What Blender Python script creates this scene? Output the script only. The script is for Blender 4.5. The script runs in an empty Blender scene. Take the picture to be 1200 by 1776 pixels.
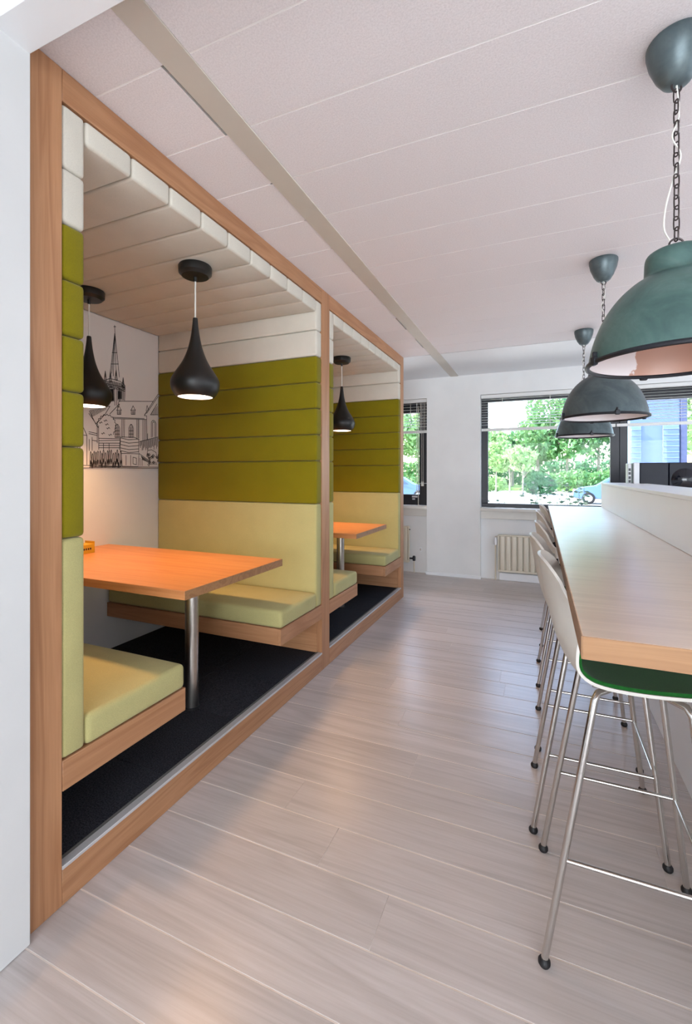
import bpy, bmesh, math, random
from mathutils import Vector, Matrix

C = bpy.context.scene
COL = C.collection
PI = math.pi
R = math.radians

# ------------------------------------------------------------------ camera
cam_d = bpy.data.cameras.new('camera')
cam = bpy.data.objects.new('camera', cam_d)
COL.objects.link(cam)
cam.location = (0, 0, 1.4)
cam.rotation_euler = (R(90), 0, R(23.17))
cam_d.sensor_fit = 'HORIZONTAL'
cam_d.sensor_width = 36.0
cam_d.lens = 785.0 / 1200.0 * 36.0
cam_d.shift_y = -67.0 / 1200.0
cam_d.clip_start = 0.05
cam_d.clip_end = 400
C.camera = cam

# ------------------------------------------------------------------ world, sun, fill lights, exposure
w = bpy.data.worlds.new('sky')
C.world = w
w.use_nodes = True
nt = w.node_tree
bg = nt.nodes['Background']
sky = nt.nodes.new('ShaderNodeTexSky')
sky.sky_type = 'NISHITA'
sky.sun_disc = False
sky.sun_elevation = R(48)
sky.sun_rotation = R(288)
sky.air_density = 1.0
sky.dust_density = 2.0
nt.links.new(sky.outputs[0], bg.inputs[0])
bg.inputs[1].default_value = 1.3

def lamp(name, kind, loc, rot, energy, color, **kw):
    d = bpy.data.lights.new(name, kind)
    d.energy = energy
    d.color = color
    for k, v in kw.items():
        setattr(d, k, v)
    o = bpy.data.objects.new(name, d)
    COL.objects.link(o)
    o.location = loc
    o.rotation_euler = rot
    return o

lamp('sun', 'SUN', (0, -5, 20), (R(47), 0, R(-72)), 9.0, (1.0, 0.96, 0.90), angle=R(0.6))
# unseen area lights added to brighten the room from kitchen side and rear
lamp('fill_light_side', 'AREA', (4.6, 1.6, 1.55), (R(90), 0, R(90)), 92, (0.84, 0.92, 1.0), shape='RECTANGLE', size=7.0, size_y=1.9)
lamp('fill_light_rear', 'AREA', (1.2, -6.8, 1.5), (R(90), 0, 0), 420, (0.84, 0.92, 1.0), shape='RECTANGLE', size=6.0, size_y=2.2)
po = lamp('window_portal', 'AREA', (1.4, 6.5, 1.7), (R(-90), 0, 0), 1, (1, 1, 1), shape='RECTANGLE', size=4.4, size_y=1.6)
po.data.cycles.is_portal = True

vs = C.view_settings
C.display_settings.display_device = 'sRGB'
vs.view_transform = 'Standard'
vs.look = 'None'
vs.gamma = 1.0
vs.exposure = 0.32
vs.use_curve_mapping = False
C.cycles.use_denoising = True
C.cycles.max_bounces = 10
C.cycles.diffuse_bounces = 6
C.cycles.transparent_max_bounces = 16
C.cycles.sample_clamp_indirect = 6.0
C.cycles.caustics_reflective = False
C.cycles.caustics_refractive = False

# ------------------------------------------------------------------ materials
def lin(c):
    return tuple(((v / 255) / 12.92 if v / 255 <= 0.04045 else (((v / 255) + 0.055) / 1.055) ** 2.4) for v in c) + (1.0,)

class N:
    """small node-graph helper"""
    def __init__(s, name):
        s.m = bpy.data.materials.new(name)
        s.m.use_nodes = True
        s.t = s.m.node_tree
        s.b = s.t.nodes['Principled BSDF']
        s.out = s.t.nodes['Material Output']
    def n(s, typ, **kw):
        x = s.t.nodes.new(typ)
        for k, v in kw.items():
            if hasattr(x, k):
                setattr(x, k, v)
            else:
                x.inputs[k].default_value = v
        return x
    def l(s, a, b):
        s.t.links.new(a, b)
    def coords(s, scale=(1, 1, 1), rot=(0, 0, 0), rnd=0.0):
        tc = s.n('ShaderNodeTexCoord')
        mp = s.n('ShaderNodeMapping')
        mp.inputs['Scale'].default_value = scale
        mp.inputs['Rotation'].default_value = rot
        s.l(tc.outputs['Object'], mp.inputs['Vector'])
        if rnd:
            oi = s.n('ShaderNodeObjectInfo')
            ml = s.n('ShaderNodeMath', operation='MULTIPLY')
            ml.inputs[1].default_value = rnd
            s.l(oi.outputs['Random'], ml.inputs[0])
            cb = s.n('ShaderNodeCombineXYZ')
            for i in range(3):
                s.l(ml.outputs[0], cb.inputs[i])
            s.l(cb.outputs[0], mp.inputs['Location'])
        return mp.outputs[0]
    def noise(s, vec, scale=5, detail=4, rough=0.5, dist=0.0):
        x = s.n('ShaderNodeTexNoise')
        x.inputs['Scale'].default_value = scale
        x.inputs['Detail'].default_value = detail
        x.inputs['Roughness'].default_value = rough
        x.inputs['Distortion'].default_value = dist
        s.l(vec, x.inputs['Vector'])
        return x.outputs['Fac']
    def ramp(s, fac, stops):
        x = s.n('ShaderNodeValToRGB')
        e = x.color_ramp.elements
        while len(e) < len(stops):
            e.new(0.5)
        for i, (p, c) in enumerate(stops):
            e[i].position = p
            e[i].color = c
        s.l(fac, x.inputs[0])
        return x.outputs[0]
    def mix(s, fac, a, b, mode='MIX'):
        x = s.n('ShaderNodeMixRGB', blend_type=mode)
        for i, v in ((0, fac), (1, a), (2, b)):
            if hasattr(v, 'links'):
                s.l(v, x.inputs[i])
            else:
                x.inputs[i].default_value = v
        return x.outputs[0]
    def bump(s, h, strength=0.2, dist=0.002):
        x = s.n('ShaderNodeBump')
        x.inputs['Strength'].default_value = strength
        x.inputs['Distance'].default_value = dist
        s.l(h, x.inputs['Height'])
        s.l(x.outputs[0], s.b.inputs['Normal'])
    def rand_tint(s, col, amount):
        oi = s.n('ShaderNodeObjectInfo')
        mr = s.n('ShaderNodeMapRange')
        mr.inputs[3].default_value = 1 - amount
        mr.inputs[4].default_value = 1 + amount
        s.l(oi.outputs['Random'], mr.inputs[0])
        hv = s.n('ShaderNodeHueSaturation')
        s.l(mr.outputs[0], hv.inputs['Value'])
        s.l(col, hv.inputs['Color'])
        return hv.outputs[0]
    def base(s, col):
        if hasattr(col, 'links'):
            s.l(col, s.b.inputs['Base Color'])
        else:
            s.b.inputs['Base Color'].default_value = col
    def pr(s, **kw):
        for k, v in kw.items():
            s.b.inputs[k].default_value = v

def m_plain(name, c, rough=0.5, metal=0.0, spec=0.5, var=0.04, scale=6, bump=0.0, bscale=200):
    g = N(name)
    v = g.coords()
    a = lin(c)
    lo = tuple(x * (1 - var) for x in a[:3]) + (1,)
    hi = tuple(min(1, x * (1 + var)) for x in a[:3]) + (1,)
    g.base(g.ramp(g.noise(v, scale, 3), [(0.3, lo), (0.7, hi)]))
    g.pr(Roughness=rough, Metallic=metal)
    g.b.inputs['Specular IOR Level'].default_value = spec
    if bump:
        g.bump(g.noise(v, bscale, 2), bump, 0.001)
    return g.m

def m_wood(name, axis, c1, c2, c3, rough=0.45, tint=0.06, bump=0.08, coat=0.0, fine=1.0, rnd=0.0):
    """axis: index of the grain direction; the cathedral figure comes from distorted stretched noise"""
    g = N(name)
    sc = [9.0 * fine] * 3
    sc[axis] = 0.55 * fine
    v = g.coords(tuple(sc), rnd=rnd)
    big = g.noise(v, 0.9, 3, 0.5, 0.6)
    w2 = g.n('ShaderNodeMath', operation='MULTIPLY')
    w2.inputs[1].default_value = 9.0
    g.l(big, w2.inputs[0])
    fr = g.n('ShaderNodeMath', operation='PINGPONG')
    fr.inputs[1].default_value = 1.0
    g.l(w2.outputs[0], fr.inputs[0])
    s2 = [170.0 * fine] * 3
    s2[axis] = 5.0 * fine
    fib = g.noise(g.coords(tuple(s2), rnd=rnd), 1.0, 3, 0.6)
    col = g.ramp(fr.outputs[0], [(0.0, lin(c1)), (0.55, lin(c2)), (1.0, lin(c3))])
    fcol = g.ramp(fib, [(0.3, (0.86, 0.84, 0.82, 1)), (0.65, (1, 1, 1, 1))])
    col = g.mix(0.75, col, fcol, 'MULTIPLY')
    if tint:
        col = g.rand_tint(col, tint)
    g.base(col)
    g.pr(Roughness=rough)
    if coat:
        g.b.inputs['Coat Weight'].default_value = coat
        g.b.inputs['Coat Roughness'].default_value = 0.28
        g.b.inputs['Coat IOR'].default_value = 1.6
    if bump:
        g.bump(fib, bump, 0.001)
    return g.m

def m_fabric(name, c, var=0.10):
    g = N(name)
    v = g.coords()
    a = lin(c)
    n1 = g.noise(v, 420, 2, 0.6)
    n2 = g.noise(v, 7, 3, 0.5)
    col = g.ramp(n1, [(0.3, tuple(x * (1 - var) for x in a[:3]) + (1,)), (0.7, tuple(x * (1 + var) for x in a[:3]) + (1,))])
    col = g.mix(0.35, col, g.ramp(n2, [(0.3, (0.9, 0.9, 0.9, 1)), (0.7, (1.08, 1.08, 1.08, 1))]), 'MULTIPLY')
    g.base(col)
    g.pr(Roughness=0.92)
    g.b.inputs['Sheen Weight'].default_value = 0.12
    g.b.inputs['Specular IOR Level'].default_value = 0.15
    g.bump(n1, 0.25, 0.0015)
    return g.m

M = {}
M['wall'] = m_plain('white_wall_paint', (205, 206, 206), 0.7, var=0.015, bump=0.08, bscale=300)
M['wall_far'] = m_plain('offwhite_far_wall_paint', (232, 233, 233), 0.75, var=0.03, scale=3, bump=0.05, bscale=250)
M['white_lacquer'] = m_plain('white_lacquer', (238, 240, 243), 0.4, var=0.01)
M['seam'] = m_plain('white_seam', (252, 252, 252), 0.5, var=0.0)
M['sill'] = m_plain('sill_paint', (224, 221, 214), 0.45, var=0.03)
M['strip'] = m_plain('beige_ceiling_strip', (206, 200, 190), 0.5, var=0.02)
M['dark_gap'] = m_plain('dark_void', (18, 17, 17), 0.9)
M['black'] = m_plain('black_window_paint', (27, 29, 38), 0.4, var=0.08)
M['black_satin'] = m_plain('black_satin_lamp', (22, 21, 20), 0.42, var=0.08)
M['black_gloss'] = m_plain('black_gloss', (20, 24, 34), 0.12, var=0.05)
M['rubber'] = m_plain('black_rubber', (16, 14, 18), 0.6)
M['chrome'] = m_plain('brushed_chrome', (205, 203, 200), 0.16, metal=1.0, var=0.03)
M['steel'] = m_plain('brushed_steel', (190, 186, 180), 0.28, metal=1.0, var=0.05, scale=40)
M['alu'] = m_plain('aluminium_edge', (196, 197, 199), 0.45, metal=0.3, var=0.03)
M['alu_dark'] = m_plain('ribbed_edge_rubber', (98, 99, 98), 0.6)
M['silver'] = m_plain('silver_plastic', (206, 211, 216), 0.35, var=0.03)
M['shell'] = m_plain('warm_grey_plastic_shell', (204, 200, 193), 0.42, var=0.015)
M['radiator'] = m_plain('cream_radiator_enamel', (224, 216, 198), 0.4, var=0.02)
M['blind'] = m_plain('white_blind_enamel', (226, 226, 224), 0.45, var=0.01)
M['cord'] = m_plain('white_cord', (222, 220, 214), 0.5)
M['chain'] = m_plain('dark_iron_chain', (70, 62, 62), 0.45, metal=0.6)
M['rim'] = m_plain('dark_rim_metal', (38, 40, 46), 0.4, metal=0.4)
M['yellow'] = m_plain('yellow_card', (196, 150, 24), 0.5)
M['ink'] = m_plain('black_ink', (38, 34, 36), 0.8)
M['paper'] = m_plain('mural_print', (216, 210, 206), 0.6, var=0.01)
M['carpet_base'] = m_plain('carpet_backing', (16, 17, 20), 0.95)
BE = ((164, 115, 79), (181, 133, 96), (172, 124, 87))
M['beech_x'] = m_wood('beech_veneer_across', 0, *BE)
M['beech_y'] = m_wood('beech_veneer_along', 1, *BE)
M['beech_z'] = m_wood('beech_veneer_upright', 2, *BE)
M['table'] = m_wood('orange_beech_tabletop', 0, (192, 126, 78), (204, 140, 90), (196, 132, 83), rough=0.38, tint=0.0, bump=0.03)
M['bar'] = m_wood('oak_bar_top', 0, (216, 184, 158), (230, 200, 175), (223, 192, 166), rough=0.30, tint=0.0, bump=0.04, fine=1.2, coat=1.0)
M['bar_edge'] = m_wood('oak_bar_edge', 0, (136, 96, 60), (158, 116, 76), (148, 106, 68), rough=0.45, tint=0.0, fine=1.2)
M['floor'] = m_wood('limed_oak_board', 0, (187, 179, 176), (202, 194, 192), (195, 187, 184), rough=0.30, tint=0.06, bump=0.05, fine=0.8, rnd=37.0)
M['floor_gap'] = m_plain('painted_glint_joint', (236, 226, 218), 0.6)  # pale filler paints in the bright glints along the board edges
M['olive'] = m_fabric('olive_wool', (122, 112, 12))
M['lime'] = m_fabric('pale_lime_wool', (176, 169, 116))
M['cream'] = m_fabric('cream_wool', (204, 199, 187), 0.06)
M['green'] = m_fabric('bottle_green_wool', (24, 84, 32), 0.25)
M['charcoal'] = m_fabric('charcoal_wool', (44, 42, 50), 0.2)
M['coffee_dark'] = m_plain('dark_blue_black_glass', (20, 25, 38), 0.45, spec=0.25, var=0.05)

def m_ceiling():
    g = N('textured_ceiling_tile')
    v = g.coords()
    n = g.noise(v, 170, 4, 0.7)
    g.base(g.rand_tint(g.ramp(n, [(0.25, lin((222, 218, 221))), (0.6, lin((240, 236, 239)))]), 0.012))
    g.pr(Roughness=0.9)
    g.bump(n, 0.30, 0.003)
    return g.m
M['ceiling'] = m_ceiling()

def m_carpet():
    g = N('charcoal_carpet')
    v = g.coords(rnd=3.0)
    n = g.noise(v, 160, 3, 0.7)
    g.base(g.rand_tint(g.ramp(n, [(0.35, lin((27, 28, 33))), (0.72, lin((66, 68, 75)))]), 0.10))
    g.pr(Roughness=0.97)
    g.b.inputs['Specular IOR Level'].default_value = 0.1
    g.bump(n, 0.6, 0.004)
    return g.m
M['carpet'] = m_carpet()

def m_patina(name, lo, mid, hi):
    g = N(name)
    v = g.coords((1, 1, 1))
    n = g.noise(v, 6, 5, 0.6, 0.8)
    n2 = g.noise(v, 60, 3, 0.6)
    col = g.ramp(n, [(0.28, lin(lo)), (0.5, lin(mid)), (0.75, lin(hi))])
    col = g.mix(0.4, col, g.ramp(n2, [(0.3, (0.8, 0.8, 0.8, 1)), (0.7, (1.1, 1.1, 1.1, 1))]), 'MULTIPLY')
    g.base(col)
    g.pr(Roughness=0.38, Metallic=0.35)
    g.bump(n2, 0.08, 0.002)
    return g.m
M['patina_green'] = m_patina('green_patina_metal', (62, 88, 86), (80, 110, 105), (104, 130, 126))
M['patina_grey'] = m_patina('grey_patina_metal', (64, 76, 80), (82, 96, 100), (106, 119, 122))

def m_reflector(name, patch):
    g = N(name)
    v = g.coords()
    white = lin((246, 240, 242))
    if patch:  # brown patch with a noisy edge over one side of the enamel
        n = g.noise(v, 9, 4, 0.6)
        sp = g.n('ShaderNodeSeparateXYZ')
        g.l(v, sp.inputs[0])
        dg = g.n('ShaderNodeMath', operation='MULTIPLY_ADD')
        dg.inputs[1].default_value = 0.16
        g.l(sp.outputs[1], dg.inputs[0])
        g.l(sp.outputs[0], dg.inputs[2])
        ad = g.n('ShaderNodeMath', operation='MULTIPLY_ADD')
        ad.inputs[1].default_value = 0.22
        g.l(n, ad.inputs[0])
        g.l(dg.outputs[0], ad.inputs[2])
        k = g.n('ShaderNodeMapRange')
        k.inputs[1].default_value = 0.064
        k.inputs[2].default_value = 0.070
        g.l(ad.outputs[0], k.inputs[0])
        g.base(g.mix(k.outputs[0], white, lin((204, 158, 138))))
    else:
        g.base(white)
    g.pr(Roughness=0.3)
    return g.m
M['reflector'] = m_reflector('white_enamel_inside', False)
M['reflector_patch'] = m_reflector('brown_patch_white_enamel_inside', True)

def m_glass():
    g = N('window_glass')
    tr = g.n('ShaderNodeBsdfTransparent')
    gl = g.n('ShaderNodeBsdfGlossy')
    gl.inputs['Roughness'].default_value = 0.02
    tr.inputs[0].default_value = (0.96, 0.98, 0.97, 1)
    fr = g.n('ShaderNodeFresnel')
    fr.inputs[0].default_value = 1.18
    mx = g.n('ShaderNodeMixShader')
    g.l(fr.outputs[0], mx.inputs[0])
    g.l(tr.outputs[0], mx.inputs[1])
    g.l(gl.outputs[0], mx.inputs[2])
    g.l(mx.outputs[0], g.out.inputs[0])
    return g.m
M['glass'] = m_glass()

def m_emit(name, c, s):
    g = N(name)
    g.base((0.9, 0.85, 0.8, 1))
    g.b.inputs['Emission Color'].default_value = c
    g.b.inputs['Emission Strength'].default_value = s
    return g.m
M['bulb'] = m_emit('lit_bulb', (1.0, 0.80, 0.58, 1), 9.0)
M['bulb_off'] = m_plain('frosted_bulb', (230, 226, 220), 0.3)

def m_leaf(name, a, b, c):
    g = N(name)
    v = g.coords()
    n = g.noise(v, 1.1, 4, 0.7)
    g.base(g.ramp(n, [(0.3, lin(a)), (0.5, lin(b)), (0.7, lin(c))]))
    g.pr(Roughness=0.55)
    tl = g.n('ShaderNodeBsdfTranslucent')
    tl.inputs[0].default_value = lin(c)
    mx = g.n('ShaderNodeMixShader')
    mx.inputs[0].default_value = 0.25
    g.l(g.b.outputs[0], mx.inputs[1])
    g.l(tl.outputs[0], mx.inputs[2])
    g.l(mx.outputs[0], g.out.inputs[0])
    return g.m
M['leaf_a'] = m_leaf('tree_leaf_mid', (52, 104, 62), (92, 142, 84), (146, 180, 120))
M['leaf_b'] = m_leaf('tree_leaf_pale', (86, 130, 76), (130, 168, 104), (176, 202, 142))
M['leaf_c'] = m_leaf('tree_leaf_dark', (36, 88, 62), (66, 122, 82), (112, 160, 108))
M['leaf_dark'] = m_plain('near_plant_leaf', (44, 70, 52), 0.5, var=0.3)
M['bark'] = m_plain('pale_bark', (150, 140, 128), 0.9, var=0.2)
M['asphalt'] = m_plain('sunlit_paving', (196, 192, 184), 0.9, var=0.05, scale=0.6)
M['grass'] = m_plain('lawn', (96, 132, 58), 0.95, var=0.25, scale=1.5)
M['car'] = m_plain('blue_car_paint', (86, 112, 164), 0.3, var=0.02)
M['car_glass'] = m_plain('car_glass', (70, 84, 100), 0.1)
M['facade'] = m_plain('pale_blue_facade', (92, 110, 150), 0.6, var=0.03)
M['facade_dark'] = m_plain('facade_corner', (70, 76, 108), 0.6)
M['louvre'] = m_plain('facade_louvre', (108, 128, 158), 0.4)

# ------------------------------------------------------------------ mesh helpers
ROOT = {}

def bx(bm, x0, x1, y0, y1, z0, z1, bev=0.0, seg=2):
    g = bmesh.ops.create_cube(bm, size=1.0)
    vv = g['verts']
    sx, sy, sz = x1 - x0, y1 - y0, z1 - z0
    for v in vv:
        v.co = Vector(((x0 + x1) / 2 + v.co.x * sx, (y0 + y1) / 2 + v.co.y * sy, (z0 + z1) / 2 + v.co.z * sz))
    if bev:
        ed = list({e for v in vv for e in v.link_edges})
        bmesh.ops.bevel(bm, geom=ed, offset=min(bev, 0.49 * min(abs(sx), abs(sy), abs(sz))), segments=seg, profile=0.5, affect='EDGES')
    return bm

def box(x0, x1, y0, y1, z0, z1, bev=0.0, seg=2):
    return bx(bmesh.new(), x0, x1, y0, y1, z0, z1, bev, seg)

def lathe(bm, prof, n=40, cx=0.0, cy=0.0, closed=False):
    rings = []
    for r, z in prof:
        if r < 1e-6:
            rings.append([bm.verts.new((cx, cy, z))])
        else:
            rings.append([bm.verts.new((cx + r * math.cos(2 * PI * i / n), cy + r * math.sin(2 * PI * i / n), z)) for i in range(n)])
    prs = list(zip(rings, rings[1:]))
    if closed:
        prs.append((rings[-1], rings[0]))
    for a, b in prs:
        if len(a) == 1 and len(b) == 1:
            continue
        for i in range(n):
            j = (i + 1) % n
            if len(a) == 1:
                bm.faces.new((a[0], b[i], b[j]))
            elif len(b) == 1:
                bm.faces.new((a[i], a[j], b[0]))
            else:
                bm.faces.new((a[i], a[j], b[j], b[i]))
    bmesh.ops.recalc_face_normals(bm, faces=bm.faces)
    return bm

def tube(bm, pts, r, n=8, closed=False, caps=True):
    pts = [Vector(p) for p in pts]
    k = len(pts)
    rings = []
    up = None
    for i, p in enumerate(pts):
        if closed:
            t = (pts[(i + 1) % k] - pts[i - 1])
        else:
            t = pts[min(i + 1, k - 1)] - pts[max(i - 1, 0)]
        t.normalize()
        if up is None:
            a = Vector((0, 0, 1)) if abs(t.z) < 0.9 else Vector((1, 0, 0))
            up = (a - t * a.dot(t)).normalized()
        else:
            up = (up - t * up.dot(t)).normalized()
        s = t.cross(up)
        rr = r[i] if isinstance(r, (list, tuple)) else r
        rings.append([bm.verts.new(p + (up * math.cos(2 * PI * q / n) + s * math.sin(2 * PI * q / n)) * rr) for q in range(n)])
    prs = list(zip(rings, rings[1:]))
    if closed:
        prs.append((rings[-1], rings[0]))
    for a, b in prs:
        for i in range(n):
            j = (i + 1) % n
            bm.faces.new((a[i], a[j], b[j], b[i]))
    if caps and not closed:
        bm.faces.new(rings[0])
        bm.faces.new(list(reversed(rings[-1])))
    bmesh.ops.recalc_face_normals(bm, faces=bm.faces)
    return bm

def smooth_path(pts, n=6):
    pts = [Vector(p) for p in pts]
    out = []
    for i in range(len(pts) - 1):
        p0, p1, p2, p3 = pts[max(i - 1, 0)], pts[i], pts[i + 1], pts[min(i + 2, len(pts) - 1)]
        for q in range(n):
            t = q / n
            out.append(0.5 * ((2 * p1) + (-p0 + p2) * t + (2 * p0 - 5 * p1 + 4 * p2 - p3) * t * t + (-p0 + 3 * p1 - 3 * p2 + p3) * t ** 3))
    out.append(pts[-1])
    return out

def obj(name, bm, mat, parent=None, smooth=True, local=False):
    """link bm as one mesh object; geometry given in world coordinates unless local"""
    root = Vector((0, 0, 0))
    if parent is not None:
        root = ROOT.get(parent.name, root)
    if not local and root.length:
        bmesh.ops.translate(bm, verts=bm.verts, vec=-root)
    me = bpy.data.meshes.new(name)
    bm.to_mesh(me)
    bm.free()
    mats = mat if isinstance(mat, (list, tuple)) else [mat]
    for m in mats:
        me.materials.append(m)
    if smooth:
        me.polygons.foreach_set('use_smooth', [True] * len(me.polygons))
        me.set_sharp_from_angle(angle=R(38))
    o = bpy.data.objects.new(name, me)
    COL.objects.link(o)
    if parent is not None:
        o.parent = parent
    ROOT[o.name] = root
    return o

def tag(o, label, cat, group=None, kind=None):
    o['label'] = label
    o['category'] = cat
    if group:
        o['group'] = group
    if kind:
        o['kind'] = kind
    return o

def thing(name, label, cat, loc=(0, 0, 0), group=None, kind=None):
    o = bpy.data.objects.new(name, None)
    COL.objects.link(o)
    o.location = loc
    o.empty_display_size = 0.1
    ROOT[o.name] = Vector(loc)
    return tag(o, label, cat, group, kind)

def struct(name, bm, mat, label, cat):
    return tag(obj(name, bm, mat), label, cat, kind='structure')

def share(src, name, parent, loc=(0, 0, 0), rot=(0, 0, 0), mat=None):
    """another piece that shares src's mesh"""
    o = src.copy()
    o.name = name
    COL.objects.link(o)
    o.parent = parent
    o.location = loc
    o.rotation_euler = rot
    return o

def dup(root, loc, label, rotz=None):
    """copy a thing with its parts and sub-parts"""
    r = root.copy()
    COL.objects.link(r)
    r.location = loc
    if rotz is not None:
        r.rotation_euler = (0, 0, rotz)
    r['label'] = label
    for ch in list(root.children):
        c = ch.copy()
        COL.objects.link(c)
        c.parent = r
        for g in list(ch.children):
            d = g.copy()
            COL.objects.link(d)
            d.parent = c
    ROOT[r.name] = Vector(loc)
    return r

# ================================================================== STRUCTURE
rnd = random.Random(7)
CEIL = 2.713
RX = 4.8          # kitchen-side wall
BY = -7.0         # wall behind the camera

# floor: slab with individual oak boards laid across the aisle
fl = struct('floor', box(-3.1, RX, BY, 6.45, -0.12, -0.0015), M['floor_gap'], 'limed oak board floor running between booths and bar', 'floor')
PW = 0.195
y = 1.245 - 16 * PW
row = 0
joint = {0: -0.72, 1: -0.98 + 0.26, 2: -0.98}
while y < 6.27:
    x = -3.05 - rnd.uniform(0, 1.6)
    cuts = [x]
    while x < RX:
        x += rnd.choice((1.5, 1.8, 2.1, 2.1))
        cuts.append(x)
    if abs(y - 1.635) < 0.05:
        cuts = [-3.05, -0.98, 0.95, 2.9, RX]
    if abs(y - 1.245) < 0.05:
        cuts = [-3.05, -2.2, -0.46, 1.5, 3.2, RX]
    if abs(y - 2.805) < 0.05:
        cuts = [-3.05, -2.4, -0.90, 0.9, 2.8, RX]
    for a, b in zip(cuts, cuts[1:]):
        a2, b2 = max(a, -3.05), min(b, RX)
        y1 = min(y + PW, 6.27)
        if b2 - a2 > 0.05 and y1 - y > 0.03:
            obj('floor_board', box(a2 + 0.0004, b2 - 0.0004, y + 0.0024, y1 - 0.0024, -0.0014, 0.0, 0.0006, 1), M['floor'], fl)
    y += PW
    row += 1

# ceiling: slab above, tiles and profiles below it
ce = struct('ceiling', box(-3.3, RX + 0.2, BY - 0.2, 6.6, CEIL + 0.03, CEIL + 0.2), M['dark_gap'], 'white textured tile ceiling over the whole room', 'ceiling')
TP = 0.322
dark_left = (1.109, 3.68, 4.33)
y = 1.109 - 8 * TP
while y < 4.94:
    y1 = min(y + TP, 4.965)
    gap = 0.0028
    gx = 0.0
    if abs(y - 1.109) < 0.02 or abs(y - (1.109 + 8 * TP)) < 0.02 or abs(y - (1.109 + 10 * TP)) < 0.02:
        gx = 0.010
    obj('ceiling_tile', box(-3.25, -1.113 - gx, y + gap, y1 - gap, CEIL - 0.0010, CEIL + 0.0004, 0.0005, 1), M['ceiling'], ce)
    obj('ceiling_tile', box(-1.007, 1.395, y + gap, y1 - gap, CEIL - 0.0010, CEIL + 0.0004, 0.0005, 1), M['ceiling'], ce)
    obj('ceiling_tile', box(1.505, RX, y + gap, y1 - gap, CEIL - 0.0010, CEIL + 0.0004, 0.0005, 1), M['ceiling'], ce)
    y += TP
for a, b in ((-3.25, -1.113), (-1.007, 1.395), (1.505, RX)):
    obj('end_panel', box(a, b, 4.985, 6.30, CEIL, CEIL + 0.022, 0.003, 1), M['white_lacquer'], ce)
    obj('seam_filler', box(a, b - (0.011 if a < -3 else 0), BY, 4.96, CEIL + 0.0004, CEIL + 0.029), M['seam'], ce)
struct('trim_1', box(-1.112, -1.008, 0.87, 6.28, CEIL - 0.004, CEIL + 0.02, 0.002, 1), M['strip'], 'beige metal strip along the ceiling beside the booths', 'ceiling strip')
struct('trim_2', box(1.396, 1.504, 0.87, 6.28, CEIL - 0.004, CEIL + 0.02, 0.002, 1), M['strip'], 'beige metal strip along the ceiling over the kitchen side', 'ceiling strip')
struct('trim_3', box(-3.1, RX, 0.76, 0.868, 2.645, CEIL + 0.02, 0.003, 1), M['white_lacquer'], 'white boxed beam crossing the ceiling at the first booth post', 'ceiling beam')

# walls
struct('wall_left', box(-1.62, -1.39, BY, 0.868, 0.0, CEIL, 0.003, 1), M['wall'], 'plain white wall ending at the first booth post', 'wall')
struct('wall_booths', box(-3.3, -3.02, 0.868, 6.4, 0.0, CEIL), M['wall'], 'white outer wall behind the booths', 'wall')
struct('wall_right', box(RX, RX + 0.2, BY, 6.4, 0.0, CEIL), M['wall'], 'white wall on the kitchen side', 'wall')
struct('wall_rear', box(-3.3, RX + 0.2, BY - 0.2, BY, 0.0, CEIL), M['wall'], 'white wall behind the viewer', 'wall')

wf = M['wall_far']
WY0, WY1 = 6.2, 6.45
wall = struct('wall_far', box(-3.3, RX + 0.2, WY0, WY1, 2.44, CEIL + 0.05), wf, 'white window wall at the far end of the room', 'wall')
obj('pier', box(-1.438, -0.722, WY0, WY1, 0.0, 2.44), wf, wall)
obj('pier', box(-3.3, -2.7, WY0, WY1, 0.0, 2.44), wf, wall)
obj('pier', box(3.3, RX + 0.2, WY0, WY1, 0.0, 2.44), wf, wall)
for a, b in ((-2.7, -1.438), (-0.722, 3.3)):
    obj('niche_panel', box(a, b, 6.285, WY1, 0.0, 0.80, 0.002, 1), wf, wall)
    obj('sill_panel', box(a, b, 6.245, WY1, 0.80, 0.905, 0.004, 1), M['sill'], wall)
struct('baseboard_far', box(-1.452, -0.714, 6.188, 6.2, 0.0, 0.045, 0.004, 1), M['white_lacquer'], 'low white baseboard along the foot of the pier', 'baseboard')

# ---- windows
def window(name, x0, x1, label):
    r = thing(name, label, 'window', ((x0 + x1) / 2, 6.36, 0.95), kind='structure')
    obj('sill', box(x0 + 0.002, x1 - 0.002, 6.165, 6.33, 0.905, 0.947, 0.006), M['sill'], r)
    return r
BLK = M['black']
FY0, FY1 = 6.33, 6.40
# left window: a narrow fixed light with a dark operable frame on its pier side
w1 = window('window_1', -2.7, -1.438, 'narrow black framed window between booth end and white pier')
fr = obj('frame', box(-2.7, -1.438, FY0, FY1, 2.26, 2.44, 0.004, 1), BLK, w1)
obj('frame', box(-1.575, -1.438, FY0, FY1, 0.947, 2.26, 0.004, 1), BLK, w1)
obj('frame', box(-2.7, -2.6, FY0, FY1, 0.947, 2.26, 0.004, 1), BLK, w1)
bot = obj('frame', box(-2.6, -1.575, FY0, FY1, 0.947, 1.10, 0.004, 1), BLK, w1)
obj('latch_plate', box(-1.68, -1.60, FY0 - 0.006, FY0, 1.055, 1.082, 0.002, 1), M['silver'], w1)
obj('latch_handle', box(-1.675, -1.635, FY0 - 0.012, FY0, 1.025, 1.043, 0.003, 1), M['silver'], w1)
obj('frame_joint', box(-1.563, -1.447, FY0 - 0.003, FY0, 1.255, 1.262), M['silver'], w1)
obj('sash_bead', box(-1.592, -1.58, FY0 - 0.01, FY0, 0.947, 2.36), M['strip'], w1)
obj('pane', box(-2.6, -1.575, 6.362, 6.366, 1.10, 2.26), M['glass'], w1, smooth=False)
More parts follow.
